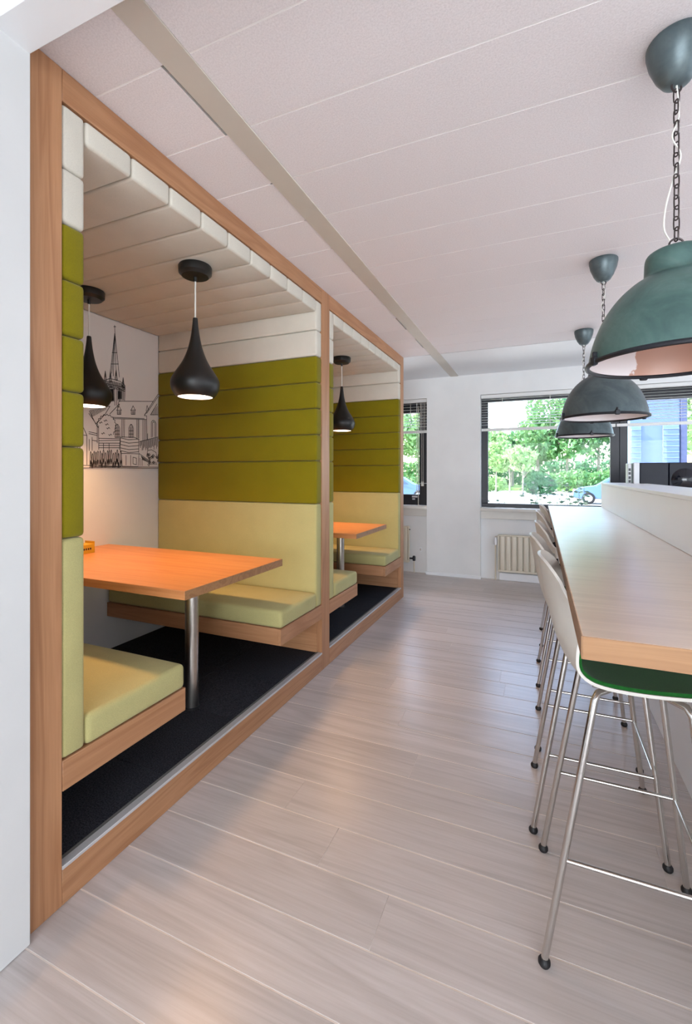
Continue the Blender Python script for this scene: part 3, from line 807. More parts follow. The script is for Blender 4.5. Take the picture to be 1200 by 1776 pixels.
# mural on the back panel of the nearer booth
mu = thing('church_mural', 'black line drawing of a church with a tall spire on the booth back wall', 'mural', (BX_, 1.93, 1.43))
obj('printed_panel', box(BX_ + 0.0005, BX_ + 0.010, 1.075, 2.799, 1.440, 2.520, 0.001, 1), M['paper'], mu)
bm = bmesh.new()
def stroke(bm, pts, wd, xx):
    for (a, b), (c, d) in zip(pts, pts[1:]):
        v = Vector((0, c - a, d - b))
        if v.length < 1e-6:
            continue
        nrm = Vector((0, -v.z, v.y)).normalized() * wd / 2
        v.normalize()
        p, q = Vector((xx, a, b)) - v * wd * 0.3, Vector((xx, c, d)) + v * wd * 0.3
        fs = [bm.verts.new(p + nrm), bm.verts.new(q + nrm), bm.verts.new(q - nrm), bm.verts.new(p - nrm)]
        bm.faces.new(fs)
MURAL=[[(2.386,2.487),(2.388,2.425)],[(2.378,2.474),(2.396,2.479)],[(2.386,2.428),(2.346,2.106)],[(2.388,2.429),(2.426,2.114)],[(2.386,2.411),(2.374,2.111)],[(2.388,2.411),(2.398,2.144)],[(2.384,2.383),(2.361,2.129)],[(2.354,2.196),(2.418,2.21)],[(2.364,2.281),(2.407,2.291)],[(2.308,2.135),(2.297,2.059)],[(2.308,2.135),(2.319,2.063)],[(2.308,2.122),(2.308,2.061)],[(2.297,2.059),(2.319,2.063)],[(2.302,2.094),(2.313,2.096)],[(2.35,2.141),(2.339,2.063)],[(2.35,2.141),(2.361,2.067)],[(2.35,2.127),(2.35,2.065)],[(2.339,2.063),(2.361,2.067)],[(2.345,2.098),(2.356,2.101)],[(2.398,2.164),(2.387,2.086)],[(2.398,2.164),(2.409,2.09)],[(2.398,2.15),(2.398,2.088)],[(2.387,2.086),(2.409,2.09)],[(2.392,2.122),(2.404,2.124)],[(2.459,2.117),(2.448,2.038)],[(2.459,2.117),(2.471,2.042)],[(2.459,2.103),(2.459,2.04)],[(2.448,2.038),(2.471,2.042)],[(2.454,2.074),(2.465,2.076)],[(2.294,2.062),(2.294,2.028),(2.476,2.018),(2.476,2.06),(2.459,2.071),(2.435,2.084),(2.346,2.089),(2.294,2.062)],[(2.297,2.061),(2.302,2.029)],[(2.304,2.062),(2.309,2.031)],[(2.311,2.063),(2.316,2.03)],[(2.318,2.065),(2.323,2.033)],[(2.326,2.066),(2.33,2.035)],[(2.333,2.067),(2.338,2.034)],[(2.34,2.069),(2.345,2.031)],[(2.347,2.07),(2.352,2.033)],[(2.355,2.072),(2.359,2.035)],[(2.362,2.073),(2.367,2.04)],[(2.369,2.073),(2.374,2.038)],[(2.377,2.073),(2.381,2.039)],[(2.384,2.073),(2.389,2.04)],[(2.392,2.072),(2.396,2.04)],[(2.399,2.072),(2.404,2.039)],[(2.406,2.072),(2.411,2.033)],[(2.414,2.072),(2.419,2.034)],[(2.422,2.072),(2.426,2.034)],[(2.429,2.072),(2.434,2.034)],[(2.437,2.072),(2.442,2.039)],[(2.444,2.071),(2.449,2.037)],[(2.452,2.071),(2.457,2.034)],[(2.46,2.071),(2.465,2.033)],[(2.468,2.071),(2.473,2.032)],[(2.3,2.046),(2.472,2.045)],[(2.3,2.036),(2.474,2.03)],[(2.317,2.025),(2.335,1.902)],[(2.476,2.025),(2.472,1.946)],[(2.404,2.033),(2.404,1.901)],[(2.426,2.034),(2.43,1.933)],[(2.339,2.021),(2.343,1.92)],[(2.346,2.022),(2.351,1.922)],[(2.356,2.024),(2.361,1.923)],[(2.365,2.025),(2.37,1.924)],[(2.375,2.027),(2.38,1.926)],[(2.414,2.021),(2.414,1.941)],[(2.422,2.023),(2.422,1.942)],[(2.436,2.025),(2.436,1.945)],[(2.446,2.027),(2.446,1.946)],[(2.456,2.029),(2.456,1.947)],[(2.464,2.03),(2.464,1.949)],[(2.327,2.024),(2.394,2.035)],[(2.41,2.031),(2.472,2.017)],[(2.386,2.029),(2.388,1.899)],[(2.323,2.006),(2.386,2.017)],[(2.346,2.01),(2.348,1.928)],[(2.35,2.011),(2.352,1.929)],[(2.354,2.011),(2.356,1.929)],[(2.358,2.012),(2.36,1.93)],[(2.362,2.013),(2.364,1.93)],[(2.366,2.013),(2.368,1.931)],[(2.37,2.014),(2.372,1.931)],[(2.374,2.015),(2.376,1.932)],[(2.418,2.008),(2.418,1.952)],[(2.424,2.009),(2.424,1.953)],[(2.43,2.01),(2.43,1.954)],[(2.435,2.011),(2.435,1.955)],[(2.441,2.012),(2.441,1.956)],[(2.447,2.013),(2.447,1.957)],[(2.422,1.935),(2.746,1.981)],[(2.422,1.935),(2.41,1.875)],[(2.37,1.809),(2.657,1.832)],[(2.374,1.801),(2.657,1.825)],[(2.746,1.981),(2.657,1.855)],[(2.797,2.048),(2.659,1.862)],[(2.797,2.029),(2.68,1.876)],[(2.346,1.832),(2.426,1.915)],[(2.426,1.915),(2.426,1.905)],[(2.408,1.871),(2.408,1.836),(2.44,1.84),(2.44,1.875),(2.422,1.901),(2.408,1.871)],[(2.416,1.861),(2.416,1.84)],[(2.426,1.863),(2.426,1.842)],[(2.401,1.866),(2.445,1.872)],[(2.432,1.863),(2.432,1.842)],[(2.533,1.887),(2.533,1.851),(2.568,1.855),(2.568,1.891),(2.549,1.918),(2.533,1.887)],[(2.542,1.877),(2.542,1.856)],[(2.552,1.879),(2.552,1.857)],[(2.526,1.882),(2.573,1.889)],[(2.559,1.879),(2.559,1.858)],[(2.684,1.94),(2.675,1.894)],[(2.684,1.94),(2.699,1.905)],[(2.718,1.869),(2.797,1.879)],[(2.718,1.869),(2.785,1.966)],[(2.732,1.875),(2.732,1.89)],[(2.742,1.876),(2.742,1.902)],[(2.753,1.877),(2.753,1.914)],[(2.764,1.879),(2.764,1.926)],[(2.775,1.88),(2.775,1.938)],[(2.785,1.881),(2.785,1.95)],[(2.727,1.689),(2.727,1.81),(2.737,1.824),(2.75,1.829),(2.766,1.821),(2.776,1.807),(2.776,1.692)],[(2.739,1.693),(2.739,1.807),(2.751,1.818),(2.764,1.81),(2.764,1.695)],[(2.657,1.825),(2.68,1.827),(2.68,1.857),(2.659,1.855)],[(2.68,1.827),(2.684,1.663)],[(2.643,1.82),(2.643,1.657)],[(2.657,1.821),(2.657,1.658)],[(2.67,1.823),(2.672,1.659)],[(2.689,1.716),(2.689,1.671)],[(2.447,1.802),(2.444,1.668)],[(2.459,1.803),(2.456,1.669)],[(2.472,1.805),(2.469,1.67)],[(2.584,1.817),(2.584,1.671)],[(2.596,1.818),(2.596,1.672)],[(2.605,1.819),(2.605,1.673)],[(2.511,1.673),(2.511,1.745),(2.521,1.767),(2.531,1.775),(2.542,1.769),(2.552,1.748),(2.552,1.676),(2.511,1.673)],[(2.531,1.772),(2.531,1.675)],[(2.523,1.753),(2.523,1.674)],[(2.542,1.758),(2.542,1.675)],[(2.511,1.723),(2.552,1.727)],[(2.511,1.698),(2.552,1.701)],[(2.389,1.664),(2.389,1.733),(2.399,1.755),(2.409,1.763),(2.418,1.757),(2.428,1.737),(2.428,1.667),(2.389,1.664)],[(2.409,1.759),(2.409,1.666)],[(2.4,1.741),(2.4,1.665)],[(2.418,1.746),(2.418,1.666)],[(2.389,1.713),(2.428,1.716)],[(2.389,1.688),(2.428,1.691)],[(2.237,1.733),(2.247,1.746),(2.241,1.76),(2.254,1.77),(2.253,1.786),(2.268,1.791),(2.272,1.807),(2.287,1.807),(2.296,1.821),(2.31,1.816),(2.322,1.827),(2.333,1.817),(2.348,1.824),(2.356,1.81),(2.372,1.811),(2.374,1.795),(2.389,1.791),(2.386,1.774),(2.399,1.765),(2.391,1.75),(2.4,1.737),(2.388,1.724),(2.392,1.708),(2.377,1.701),(2.376,1.684)],[(2.259,1.761),(2.266,1.755),(2.276,1.767),(2.283,1.76)],[(2.296,1.779),(2.304,1.773),(2.314,1.785),(2.322,1.777)],[(2.319,1.727),(2.327,1.721),(2.337,1.733),(2.345,1.725)],[(2.277,1.686),(2.285,1.68),(2.295,1.692),(2.302,1.684)],[(2.335,1.681),(2.343,1.674),(2.353,1.686),(2.361,1.679)],[(2.308,1.753),(2.315,1.747),(2.325,1.759),(2.333,1.751)],[(2.182,1.851),(2.346,1.887),(2.308,1.827),(2.233,1.745),(2.182,1.832)],[(2.189,1.839),(2.207,1.796)],[(2.198,1.842),(2.215,1.8)],[(2.207,1.844),(2.223,1.805)],[(2.215,1.846),(2.231,1.81)],[(2.224,1.849),(2.24,1.815)],[(2.233,1.851),(2.248,1.82)],[(2.242,1.854),(2.256,1.825)],[(2.251,1.856),(2.264,1.83)],[(2.26,1.859),(2.272,1.835)],[(2.268,1.861),(2.28,1.84)],[(2.277,1.864),(2.289,1.845)],[(2.287,1.866),(2.297,1.85)],[(2.296,1.869),(2.306,1.855)],[(2.305,1.872),(2.314,1.861)],[(2.179,1.815),(2.244,1.737),(2.251,1.724)],[(2.244,1.737),(2.244,1.614)],[(2.254,1.738),(2.254,1.648)],[(2.179,1.688),(2.244,1.68)],[(2.179,1.675),(2.244,1.667)],[(2.204,1.631),(2.244,1.627)],[(2.204,1.651),(2.204,1.559)],[(2.182,1.636),(2.182,1.558)],[(2.255,1.648),(2.43,1.657)],[(2.255,1.631),(2.43,1.646)],[(2.255,1.614),(2.43,1.624)],[(2.255,1.598),(2.43,1.606)],[(2.255,1.581),(2.43,1.59)],[(2.255,1.651),(2.255,1.568)],[(2.435,1.674),(2.426,1.576)],[(2.293,1.617),(2.293,1.569)],[(2.339,1.619),(2.339,1.568)],[(2.435,1.664),(2.51,1.655),(2.602,1.667)],[(2.435,1.639),(2.51,1.63),(2.602,1.642)],[(2.435,1.615),(2.51,1.605),(2.602,1.616)],[(2.435,1.59),(2.51,1.58),(2.602,1.59)],[(2.435,1.569),(2.51,1.558),(2.602,1.568)],[(2.447,1.672),(2.562,1.677),(2.608,1.662)],[(2.602,1.661),(2.602,1.562)],[(2.435,1.66),(2.435,1.548)],[(2.608,1.647),(2.797,1.698)],[(2.615,1.648),(2.611,1.614)],[(2.624,1.65),(2.619,1.601)],[(2.632,1.652),(2.627,1.619)],[(2.64,1.654),(2.635,1.581)],[(2.648,1.656),(2.644,1.585)],[(2.657,1.658),(2.652,1.6)],[(2.665,1.66),(2.66,1.611)],[(2.673,1.662),(2.669,1.584)],[(2.682,1.664),(2.677,1.6)],[(2.69,1.666),(2.685,1.586)],[(2.699,1.668),(2.694,1.588)],[(2.707,1.67),(2.702,1.604)],[(2.716,1.672),(2.711,1.609)],[(2.724,1.674),(2.719,1.601)],[(2.733,1.676),(2.728,1.609)],[(2.741,1.678),(2.737,1.621)],[(2.75,1.681),(2.745,1.615)],[(2.759,1.683),(2.754,1.593)],[(2.768,1.685),(2.763,1.628)],[(2.776,1.687),(2.772,1.629)],[(2.785,1.689),(2.78,1.602)],[(2.794,1.691),(2.789,1.619)],[(2.443,1.549),(2.451,1.457)],[(2.606,1.555),(2.597,1.46)],[(2.443,1.549),(2.606,1.552)],[(2.485,1.536),(2.485,1.462)],[(2.527,1.538),(2.527,1.459)],[(2.549,1.524),(2.549,1.473),(2.58,1.467),(2.58,1.518),(2.549,1.524)],[(2.606,1.555),(2.708,1.499)],[(2.615,1.519),(2.615,1.46)],[(2.634,1.512),(2.634,1.46)],[(2.625,1.538),(2.643,1.505)],[(2.633,1.533),(2.649,1.503)],[(2.641,1.529),(2.656,1.501)],[(2.649,1.525),(2.662,1.499)],[(2.657,1.521),(2.669,1.497)],[(2.666,1.517),(2.675,1.495)],[(2.674,1.512),(2.682,1.492)],[(2.683,1.508),(2.688,1.49)],[(2.691,1.504),(2.695,1.488)],[(2.7,1.5),(2.701,1.486)],[(2.19,1.542),(2.193,1.553),(2.196,1.543),(2.198,1.497),(2.195,1.451),(2.191,1.49),(2.187,1.451),(2.188,1.503),(2.19,1.542)],[(2.203,1.529),(2.206,1.54),(2.209,1.529),(2.211,1.483),(2.208,1.437),(2.204,1.477),(2.2,1.437),(2.201,1.49),(2.203,1.529)],[(2.217,1.545),(2.219,1.556),(2.223,1.545),(2.225,1.499),(2.222,1.453),(2.218,1.492),(2.214,1.453),(2.215,1.505),(2.217,1.545)],[(2.231,1.54),(2.234,1.551),(2.238,1.54),(2.239,1.494),(2.236,1.447),(2.233,1.487),(2.228,1.447),(2.23,1.5),(2.231,1.54)],[(2.246,1.548),(2.249,1.559),(2.253,1.548),(2.254,1.502),(2.251,1.455),(2.248,1.495),(2.243,1.455),(2.245,1.508),(2.246,1.548)],[(2.264,1.55),(2.267,1.56),(2.271,1.55),(2.272,1.503),(2.269,1.456),(2.265,1.496),(2.261,1.456),(2.262,1.509),(2.264,1.55)],[(2.278,1.534),(2.281,1.545),(2.285,1.535),(2.286,1.488),(2.283,1.441),(2.279,1.481),(2.275,1.441),(2.276,1.494),(2.278,1.534)],[(2.29,1.558),(2.293,1.569),(2.297,1.558),(2.299,1.511),(2.295,1.463),(2.292,1.504),(2.287,1.463),(2.289,1.517),(2.29,1.558)],[(2.306,1.539),(2.309,1.55),(2.313,1.54),(2.315,1.492),(2.312,1.445),(2.308,1.485),(2.303,1.445),(2.305,1.499),(2.306,1.539)],[(2.324,1.554),(2.327,1.565),(2.331,1.555),(2.332,1.507),(2.329,1.459),(2.325,1.5),(2.321,1.459),(2.322,1.514),(2.324,1.554)],[(2.338,1.557),(2.341,1.568),(2.345,1.557),(2.346,1.509),(2.343,1.461),(2.339,1.502),(2.335,1.461),(2.336,1.516),(2.338,1.557)],[(2.354,1.561),(2.357,1.572),(2.361,1.561),(2.363,1.513),(2.36,1.465),(2.356,1.506),(2.351,1.465),(2.352,1.52),(2.354,1.561)],[(2.371,1.538),(2.375,1.549),(2.378,1.539),(2.38,1.49),(2.377,1.442),(2.373,1.483),(2.368,1.442),(2.37,1.497),(2.371,1.538)],[(2.389,1.543),(2.392,1.555),(2.396,1.544),(2.398,1.495),(2.395,1.447),(2.391,1.488),(2.386,1.446),(2.387,1.502),(2.389,1.543)],[(2.405,1.564),(2.408,1.575),(2.412,1.564),(2.414,1.516),(2.411,1.467),(2.407,1.508),(2.402,1.467),(2.403,1.522),(2.405,1.564)],[(2.417,1.538),(2.42,1.549),(2.424,1.538),(2.426,1.489),(2.423,1.44),(2.419,1.482),(2.414,1.44),(2.415,1.496),(2.417,1.538)],[(2.436,1.554),(2.44,1.566),(2.444,1.555),(2.445,1.506),(2.442,1.456),(2.438,1.498),(2.433,1.456),(2.435,1.512),(2.436,1.554)],[(2.788,1.502),(2.798,1.514),(2.808,1.503),(2.8,1.492),(2.788,1.502)],[(2.774,1.53),(2.784,1.541),(2.793,1.53),(2.785,1.519),(2.774,1.53)],[(2.701,1.515),(2.711,1.526),(2.72,1.515),(2.713,1.505),(2.701,1.515)],[(2.695,1.52),(2.705,1.531),(2.714,1.52),(2.706,1.51),(2.695,1.52)],[(2.791,1.527),(2.801,1.538),(2.811,1.528),(2.803,1.517),(2.791,1.527)],[(2.681,1.547),(2.69,1.558),(2.7,1.548),(2.692,1.537),(2.681,1.547)],[(2.699,1.487),(2.708,1.497),(2.718,1.487),(2.71,1.476),(2.699,1.487)],[(2.721,1.528),(2.73,1.539),(2.74,1.529),(2.732,1.518),(2.721,1.528)],[(2.691,1.47),(2.7,1.481),(2.71,1.471),(2.702,1.46),(2.691,1.47)],[(2.728,1.535),(2.738,1.546),(2.747,1.536),(2.739,1.525),(2.728,1.535)],[(2.686,1.546),(2.696,1.557),(2.705,1.547),(2.698,1.536),(2.686,1.546)],[(2.699,1.496),(2.708,1.506),(2.718,1.496),(2.71,1.485),(2.699,1.496)],[(2.697,1.548),(2.706,1.559),(2.716,1.549),(2.708,1.538),(2.697,1.548)],[(2.736,1.532),(2.745,1.543),(2.755,1.533),(2.747,1.522),(2.736,1.532)],[(2.795,1.545),(2.805,1.556),(2.815,1.546),(2.807,1.534),(2.795,1.545)],[(2.74,1.488),(2.75,1.499),(2.759,1.489),(2.752,1.478),(2.74,1.488)],[(2.689,1.581),(2.68,1.536),(2.708,1.522),(2.746,1.553),(2.785,1.524),(2.776,1.57),(2.727,1.59),(2.689,1.581)],[(2.699,1.491),(2.708,1.469)],[(2.711,1.492),(2.72,1.469)],[(2.723,1.492),(2.733,1.469)],[(2.736,1.492),(2.745,1.47)],[(2.748,1.493),(2.758,1.47)],[(2.761,1.493),(2.771,1.47)],[(2.774,1.493),(2.783,1.47)],[(2.182,1.443),(2.797,1.441)],[(2.255,1.454),(2.597,1.452)],[(2.189,1.449),(2.443,1.449)],[(2.451,1.45),(2.797,1.451)]]
for s_ in MURAL:
    s_ = [(min(max(a, 1.08), 2.797), b) for a, b in s_]
    stroke(bm, s_, 0.0046, BX_ + 0.0106)
# the town goes on behind the pendant and the padding
rr = random.Random(3)
for i in range(9):
    a = 1.12 + i * 0.118
    h = 1.62 + rr.uniform(0, 0.16)
    for s_ in ([(a, 1.46), (a, h), (a + 0.05, h + 0.10), (a + 0.1, h), (a + 0.1, 1.46)], [(a, h), (a + 0.1, h)], [(a + 0.03, h - 0.03), (a + 0.03, h - 0.09), (a + 0.05, h - 0.09), (a + 0.05, h - 0.03), (a + 0.03, h - 0.03)], [(a + 0.04, 1.46), (a + 0.04, 1.54), (a + 0.065, 1.54), (a + 0.065, 1.46)]):
        stroke(bm, s_, 0.0046, BX_ + 0.0106)
stroke(bm, [(1.08, 1.455), (2.2, 1.455)], 0.0046, BX_ + 0.0106)
ln = obj('line_drawing', bm, M['ink'], mu, smooth=False)

# teardrop pendants over the booth tables
def teardrop(x, yy, label):
    r = thing('teardrop_pendant', label, 'pendant lamp', (x, yy, 2.522), 'black teardrop pendants')
    obj('ceiling_rose', lathe(bmesh.new(), [(0, 2.522), (0.084, 2.522), (0.088, 2.515), (0.086, 2.482), (0.070, 2.466), (0, 2.462)], 40, x, yy), M['black_satin'], r)
    obj('cord_grip', lathe(bmesh.new(), [(0, 2.463), (0.010, 2.463), (0.008, 2.440), (0, 2.438)], 14, x, yy), M['black_satin'], r)
    obj('cord', tube(bmesh.new(), [(x, yy, 2.442), (x, yy, 2.232)], 0.0045, 8), M['cord'], r)
    out = [(0.011, 2.242), (0.013, 2.235), (0.016, 2.20), (0.024, 2.14), (0.040, 2.07), (0.066, 2.005), (0.100, 1.950), (0.122, 1.912), (0.128, 1.885), (0.124, 1.858), (0.112, 1.832), (0.095, 1.812)]
    P = [Vector((a, 0, b)) for a, b in out]
    P = smooth_path(P, 4)
    prof = [(0, 2.243)] + [(p.x, p.z) for p in P]
    inn = [(max(p.x - 0.004, 0.002), p.z) for p in reversed(P[len(P) // 2:])]
    prof += [(0.091, 1.812)] + inn
    sh = obj('shade', lathe(bmesh.new(), prof, 44, x, yy), M['black_satin'], r)
    obj('inner_reflector', lathe(bmesh.new(), [(0.0905, 1.815), (0.105, 1.834), (0.116, 1.860), (0.118, 1.885), (0.09, 1.94), (0, 1.955)], 36, x, yy), M['reflector'], sh)
    obj('bulb', lathe(bmesh.new(), [(0, 1.822), (0.060, 1.826), (0.078, 1.836), (0.076, 1.846), (0.03, 1.88), (0, 1.885)], 32, x, yy), M['bulb'], sh)
    d = bpy.data.lights.new('pendant_glow', 'SPOT')
    d.energy = 36
    d.color = (1.0, 0.54, 0.22)
    d.spot_size = R(136)
    d.spot_blend = 0.9
    d.shadow_soft_size = 0.06
    o = bpy.data.objects.new('pendant_glow', d)
    COL.objects.link(o)
    o.parent = sh
    o.location = (0, 0, 1.808 - 2.522)
    return r
teardrop(-1.717, 1.935, 'black teardrop pendant over the open end of the nearer table')
teardrop(-2.545, 1.935, 'black teardrop pendant over the wall end of the nearer table')
teardrop(-1.765, 4.02, 'black teardrop pendant over the open end of the farther table')
teardrop(-2.56, 3.94, 'black teardrop pendant hidden at the wall end of the farther table')

# ================================================================== BAR
bar = thing('bar_counter', 'long oak topped bar with white upstand facing the booths', 'bar counter', (0.3, 2.77, 0))
obj('worktop', box(0.072, 0.52, 0.9405, 4.62, 1.057, 1.100, 0.002, 1), M['bar'], bar)
obj('end_edge', box(0.0725, 0.5195, 0.939, 0.9405, 1.0575, 1.0995), M['bar_edge'], bar)
obj('front_edge', box(0.0705, 0.072, 0.9395, 4.62, 1.0575, 1.0995), M['bar_edge'], bar)
obj('upstand', box(0.505, 0.545, 0.9405, 4.62, 1.1, 1.300, 0.002, 1), M['white_lacquer'], bar)
obj('ledge', box(0.500, 0.80, 0.9405, 4.62, 1.300, 1.318, 0.002, 1), M['white_lacquer'], bar)
obj('base_wall', box(0.60, 0.68, 0.9405, 4.60, 0.0, 1.057, 0.002, 1), M['white_lacquer'], bar)
for yy in (1.2, 2.3, 3.4, 4.4):
    obj('bracket', box(0.40, 0.60, yy - 0.02, yy + 0.02, 1.03, 1.057, 0.002, 1), M['steel'], bar)
kc = thing('kitchen_counter', 'low kitchen counter hidden behind the bar upstand', 'counter', (1.1, 3.6, 0))
obj('counter_body', box(0.82, 1.75, 2.4, 4.9, 0.0, 0.90, 0.004, 1), M['white_lacquer'], kc)
obj('counter_top', box(0.81, 1.76, 2.39, 4.91, 0.90, 0.94, 0.004, 1), M['bar'], kc)

# black glass fronted machine on the kitchen counter
cm = thing('coffee_machine', 'black glass fronted machine with silver edge panels behind the bar', 'coffee machine', (1.15, 4.5, 0.94))
CMY = 4.30
obj('side_panel', box(0.663, 0.690, CMY + 0.02, CMY + 0.12, 0.94, 1.482, 0.004, 1), M['silver'], cm)
obj('side_panel', box(0.700, 0.742, CMY - 0.004, CMY + 0.14, 0.94, 1.488, 0.004, 1), M['silver'], cm)
obj('housing', box(0.722, 1.70, CMY + 0.03, CMY + 0.42, 0.94, 1.486, 0.004, 1), M['coffee_dark'], cm)
obj('door', box(0.745, 0.938, CMY, CMY + 0.03, 0.96, 1.484, 0.004, 1), M['coffee_dark'], cm)
obj('door', box(0.942, 1.69, CMY, CMY + 0.03, 0.96, 1.484, 0.004, 1), M['coffee_dark'], cm)
dl = bmesh.new()
lathe(dl, [(0, 0.035), (0.03, 0.032), (0.06, 0.020), (0.085, 0.004), (0.09, 0.0), (0.0, -0.001)], 32)
bmesh.ops.transform(dl, matrix=Matrix.Translation((1.045, CMY, 1.35)) @ Matrix.Rotation(R(90), 4, 'X'), verts=dl.verts)
obj('round_dial', dl, M['black_gloss'], cm)
for i, zz in enumerate((1.43, 1.40, 1.365, 1.335)):
    obj('button', box(0.669, 0.684, CMY + 0.0165, CMY + 0.02, zz - 0.011, zz + 0.011, 0.001, 1), M['black'], cm)

# ================================================================== BAR STOOLS
def stool(loc, label, padmat, padlabel):
    r = thing('bar_stool', label, 'bar stool', loc, 'bar stools along the counter')
    prof = [(0.212, 0.776), (0.200, 0.795), (0.165, 0.803), (0.10, 0.801), (0.02, 0.797), (-0.06, 0.799), (-0.115, 0.810), (-0.152, 0.836), (-0.176, 0.880), (-0.194, 0.940), (-0.209, 1.01), (-0.221, 1.075), (-0.232, 1.139)]
    wid = [0.175, 0.195, 0.208, 0.214, 0.215, 0.213, 0.209, 0.204, 0.200, 0.197, 0.193, 0.186, 0.170]
    P = smooth_path([Vector((a, w_, b)) for (a, b), w_ in zip(prof, wid)], 3)
    nv = 14
    def grid(P, off, wscale, fwd=1.0):
        g = []
        for i, p in enumerate(P):
            t = (P[min(i + 1, len(P) - 1)] - P[max(i - 1, 0)])
            t2 = Vector((t.x, 0, t.z)).normalized()
            nrm = Vector((t2.z, 0, -t2.x))      # towards the sitter (up on the seat, forward on the back)
            u = i / (len(P) - 1)
            bk = max(0.0, min(1.0, (p.z - 0.80) / 0.14))
            tp = max(0.0, (p.z - 1.01) / 0.125)
            rowv = []
            for j in range(nv + 1):
                s = -1 + 2 * j / nv
                k = abs(s) ** 2.2
                wing = (0.012 * (1 - bk) + 0.076 * bk * (1 - 0.22 * min(1, tp))) * k
                drop = 0.066 * max(0, min(1, tp)) ** 0.7 * abs(s) ** 3.2
                q = Vector((p.x, s * p.y * wscale, p.z - drop)) + nrm * (wing + off)
                rowv.append(q)
            g.append(rowv)
        return g
    def skin(a, b):
        bm = bmesh.new()
        va = [[bm.verts.new(q) for q in rw] for rw in a]
        vb = [[bm.verts.new(q) for q in rw] for rw in b]
        m_, n_ = len(a), len(a[0])
        for i in range(m_ - 1):
            for j in range(n_ - 1):
                bm.faces.new((va[i][j], va[i][j + 1], va[i + 1][j + 1], va[i + 1][j]))
                bm.faces.new((vb[i][j], vb[i + 1][j], vb[i + 1][j + 1], vb[i][j + 1]))
        for i in range(m_ - 1):
            for j in (0, n_ - 1):
                bm.faces.new((va[i][j], va[i + 1][j], vb[i + 1][j], vb[i][j]))
        for j in range(n_ - 1):
            for i in (0, m_ - 1):
                bm.faces.new((va[i][j], va[i][j + 1], vb[i][j + 1], vb[i][j]))
        bmesh.ops.recalc_face_normals(bm, faces=bm.faces)
        return bm
    sign = -1
    obj('shell', skin(grid(P, 0.0, 1.0), grid(P, 0.009, 1.0)), M['shell'], r, local=True)
    k0, k1 = 3, len(P) - 7
    o = obj('upholstery', skin(grid(P[k0:k1], 0.0095, 0.985), grid(P[k0:k1], 0.018, 0.97)), padmat, r, local=True)
    o['label'] = padlabel
    # chrome wire frame
    for sy in (-1, 1):
        for sx, xt, xf in ((-1, -0.085, -0.213), (1, 0.140, 0.225)):
            pth = [(xt + (0.05 if sx < 0 else -0.05), sy * 0.13, 0.786), (xt + (0.01 if sx < 0 else -0.01), sy * 0.175, 0.784), (xt, sy * 0.188, 0.766), (xt + (xf - xt) * 0.06, sy * 0.190, 0.72), (xf, sy * 0.213, 0.016)]
            lg = obj('leg', tube(bmesh.new(), pth, 0.0100, 12), M['chrome'], r, local=True)
            obj('foot_cap', lathe(bmesh.new(), [(0, 0.0), (0.013, 0.0), (0.0165, 0.006), (0.0165, 0.014), (0.011, 0.022), (0, 0.022)], 16, xf, sy * 0.213), M['rubber'], lg, local=True)
        t = 0.31 / 0.77
        xr = -0.085 + (-0.213 + 0.085) * (1 - t)
        xq = 0.140 + (0.225 - 0.140) * (1 - t)
        obj('side_rail', tube(bmesh.new(), [(xr, sy * 0.204, 0.31), (xq, sy * 0.204, 0.31)], 0.0062, 10), M['chrome'], r, local=True)
        obj('seat_rail', tube(bmesh.new(), [(-0.085, sy * 0.13, 0.786), (0.14, sy * 0.13, 0.786)], 0.007, 10), M['chrome'], r, local=True)
    obj('foot_rail', tube(bmesh.new(), [(xq, -0.204, 0.31), (xq, 0.204, 0.31)], 0.0062, 10), M['chrome'], r, local=True)
    for sy in (-1, 1):
        obj('fixing_pad', lathe(bmesh.new(), [(0, 0.778), (0.015, 0.778), (0.017, 0.784), (0.017, 0.795), (0, 0.796)], 14, 0.01, sy * 0.13), M['rubber'], r, local=True)
    return r
stool((0.225, 1.62, 0), 'beige shell bar stool with green seat pad at the near bar end', M['green'], 'bottle green wool seat pad')
s2 = stool((0.190, 2.125, 0), 'beige shell bar stool second from the near bar end', M['charcoal'], 'charcoal wool seat pad')
for k, (xx, yy, lb) in enumerate(((0.205, 2.70, 'beige shell bar stool third from the near bar end'), (0.205, 3.44, 'beige shell bar stool fourth from the near bar end'), (0.225, 4.20, 'beige shell bar stool at the window end of the bar'))):
    dup(s2, (xx, yy, 0), lb)

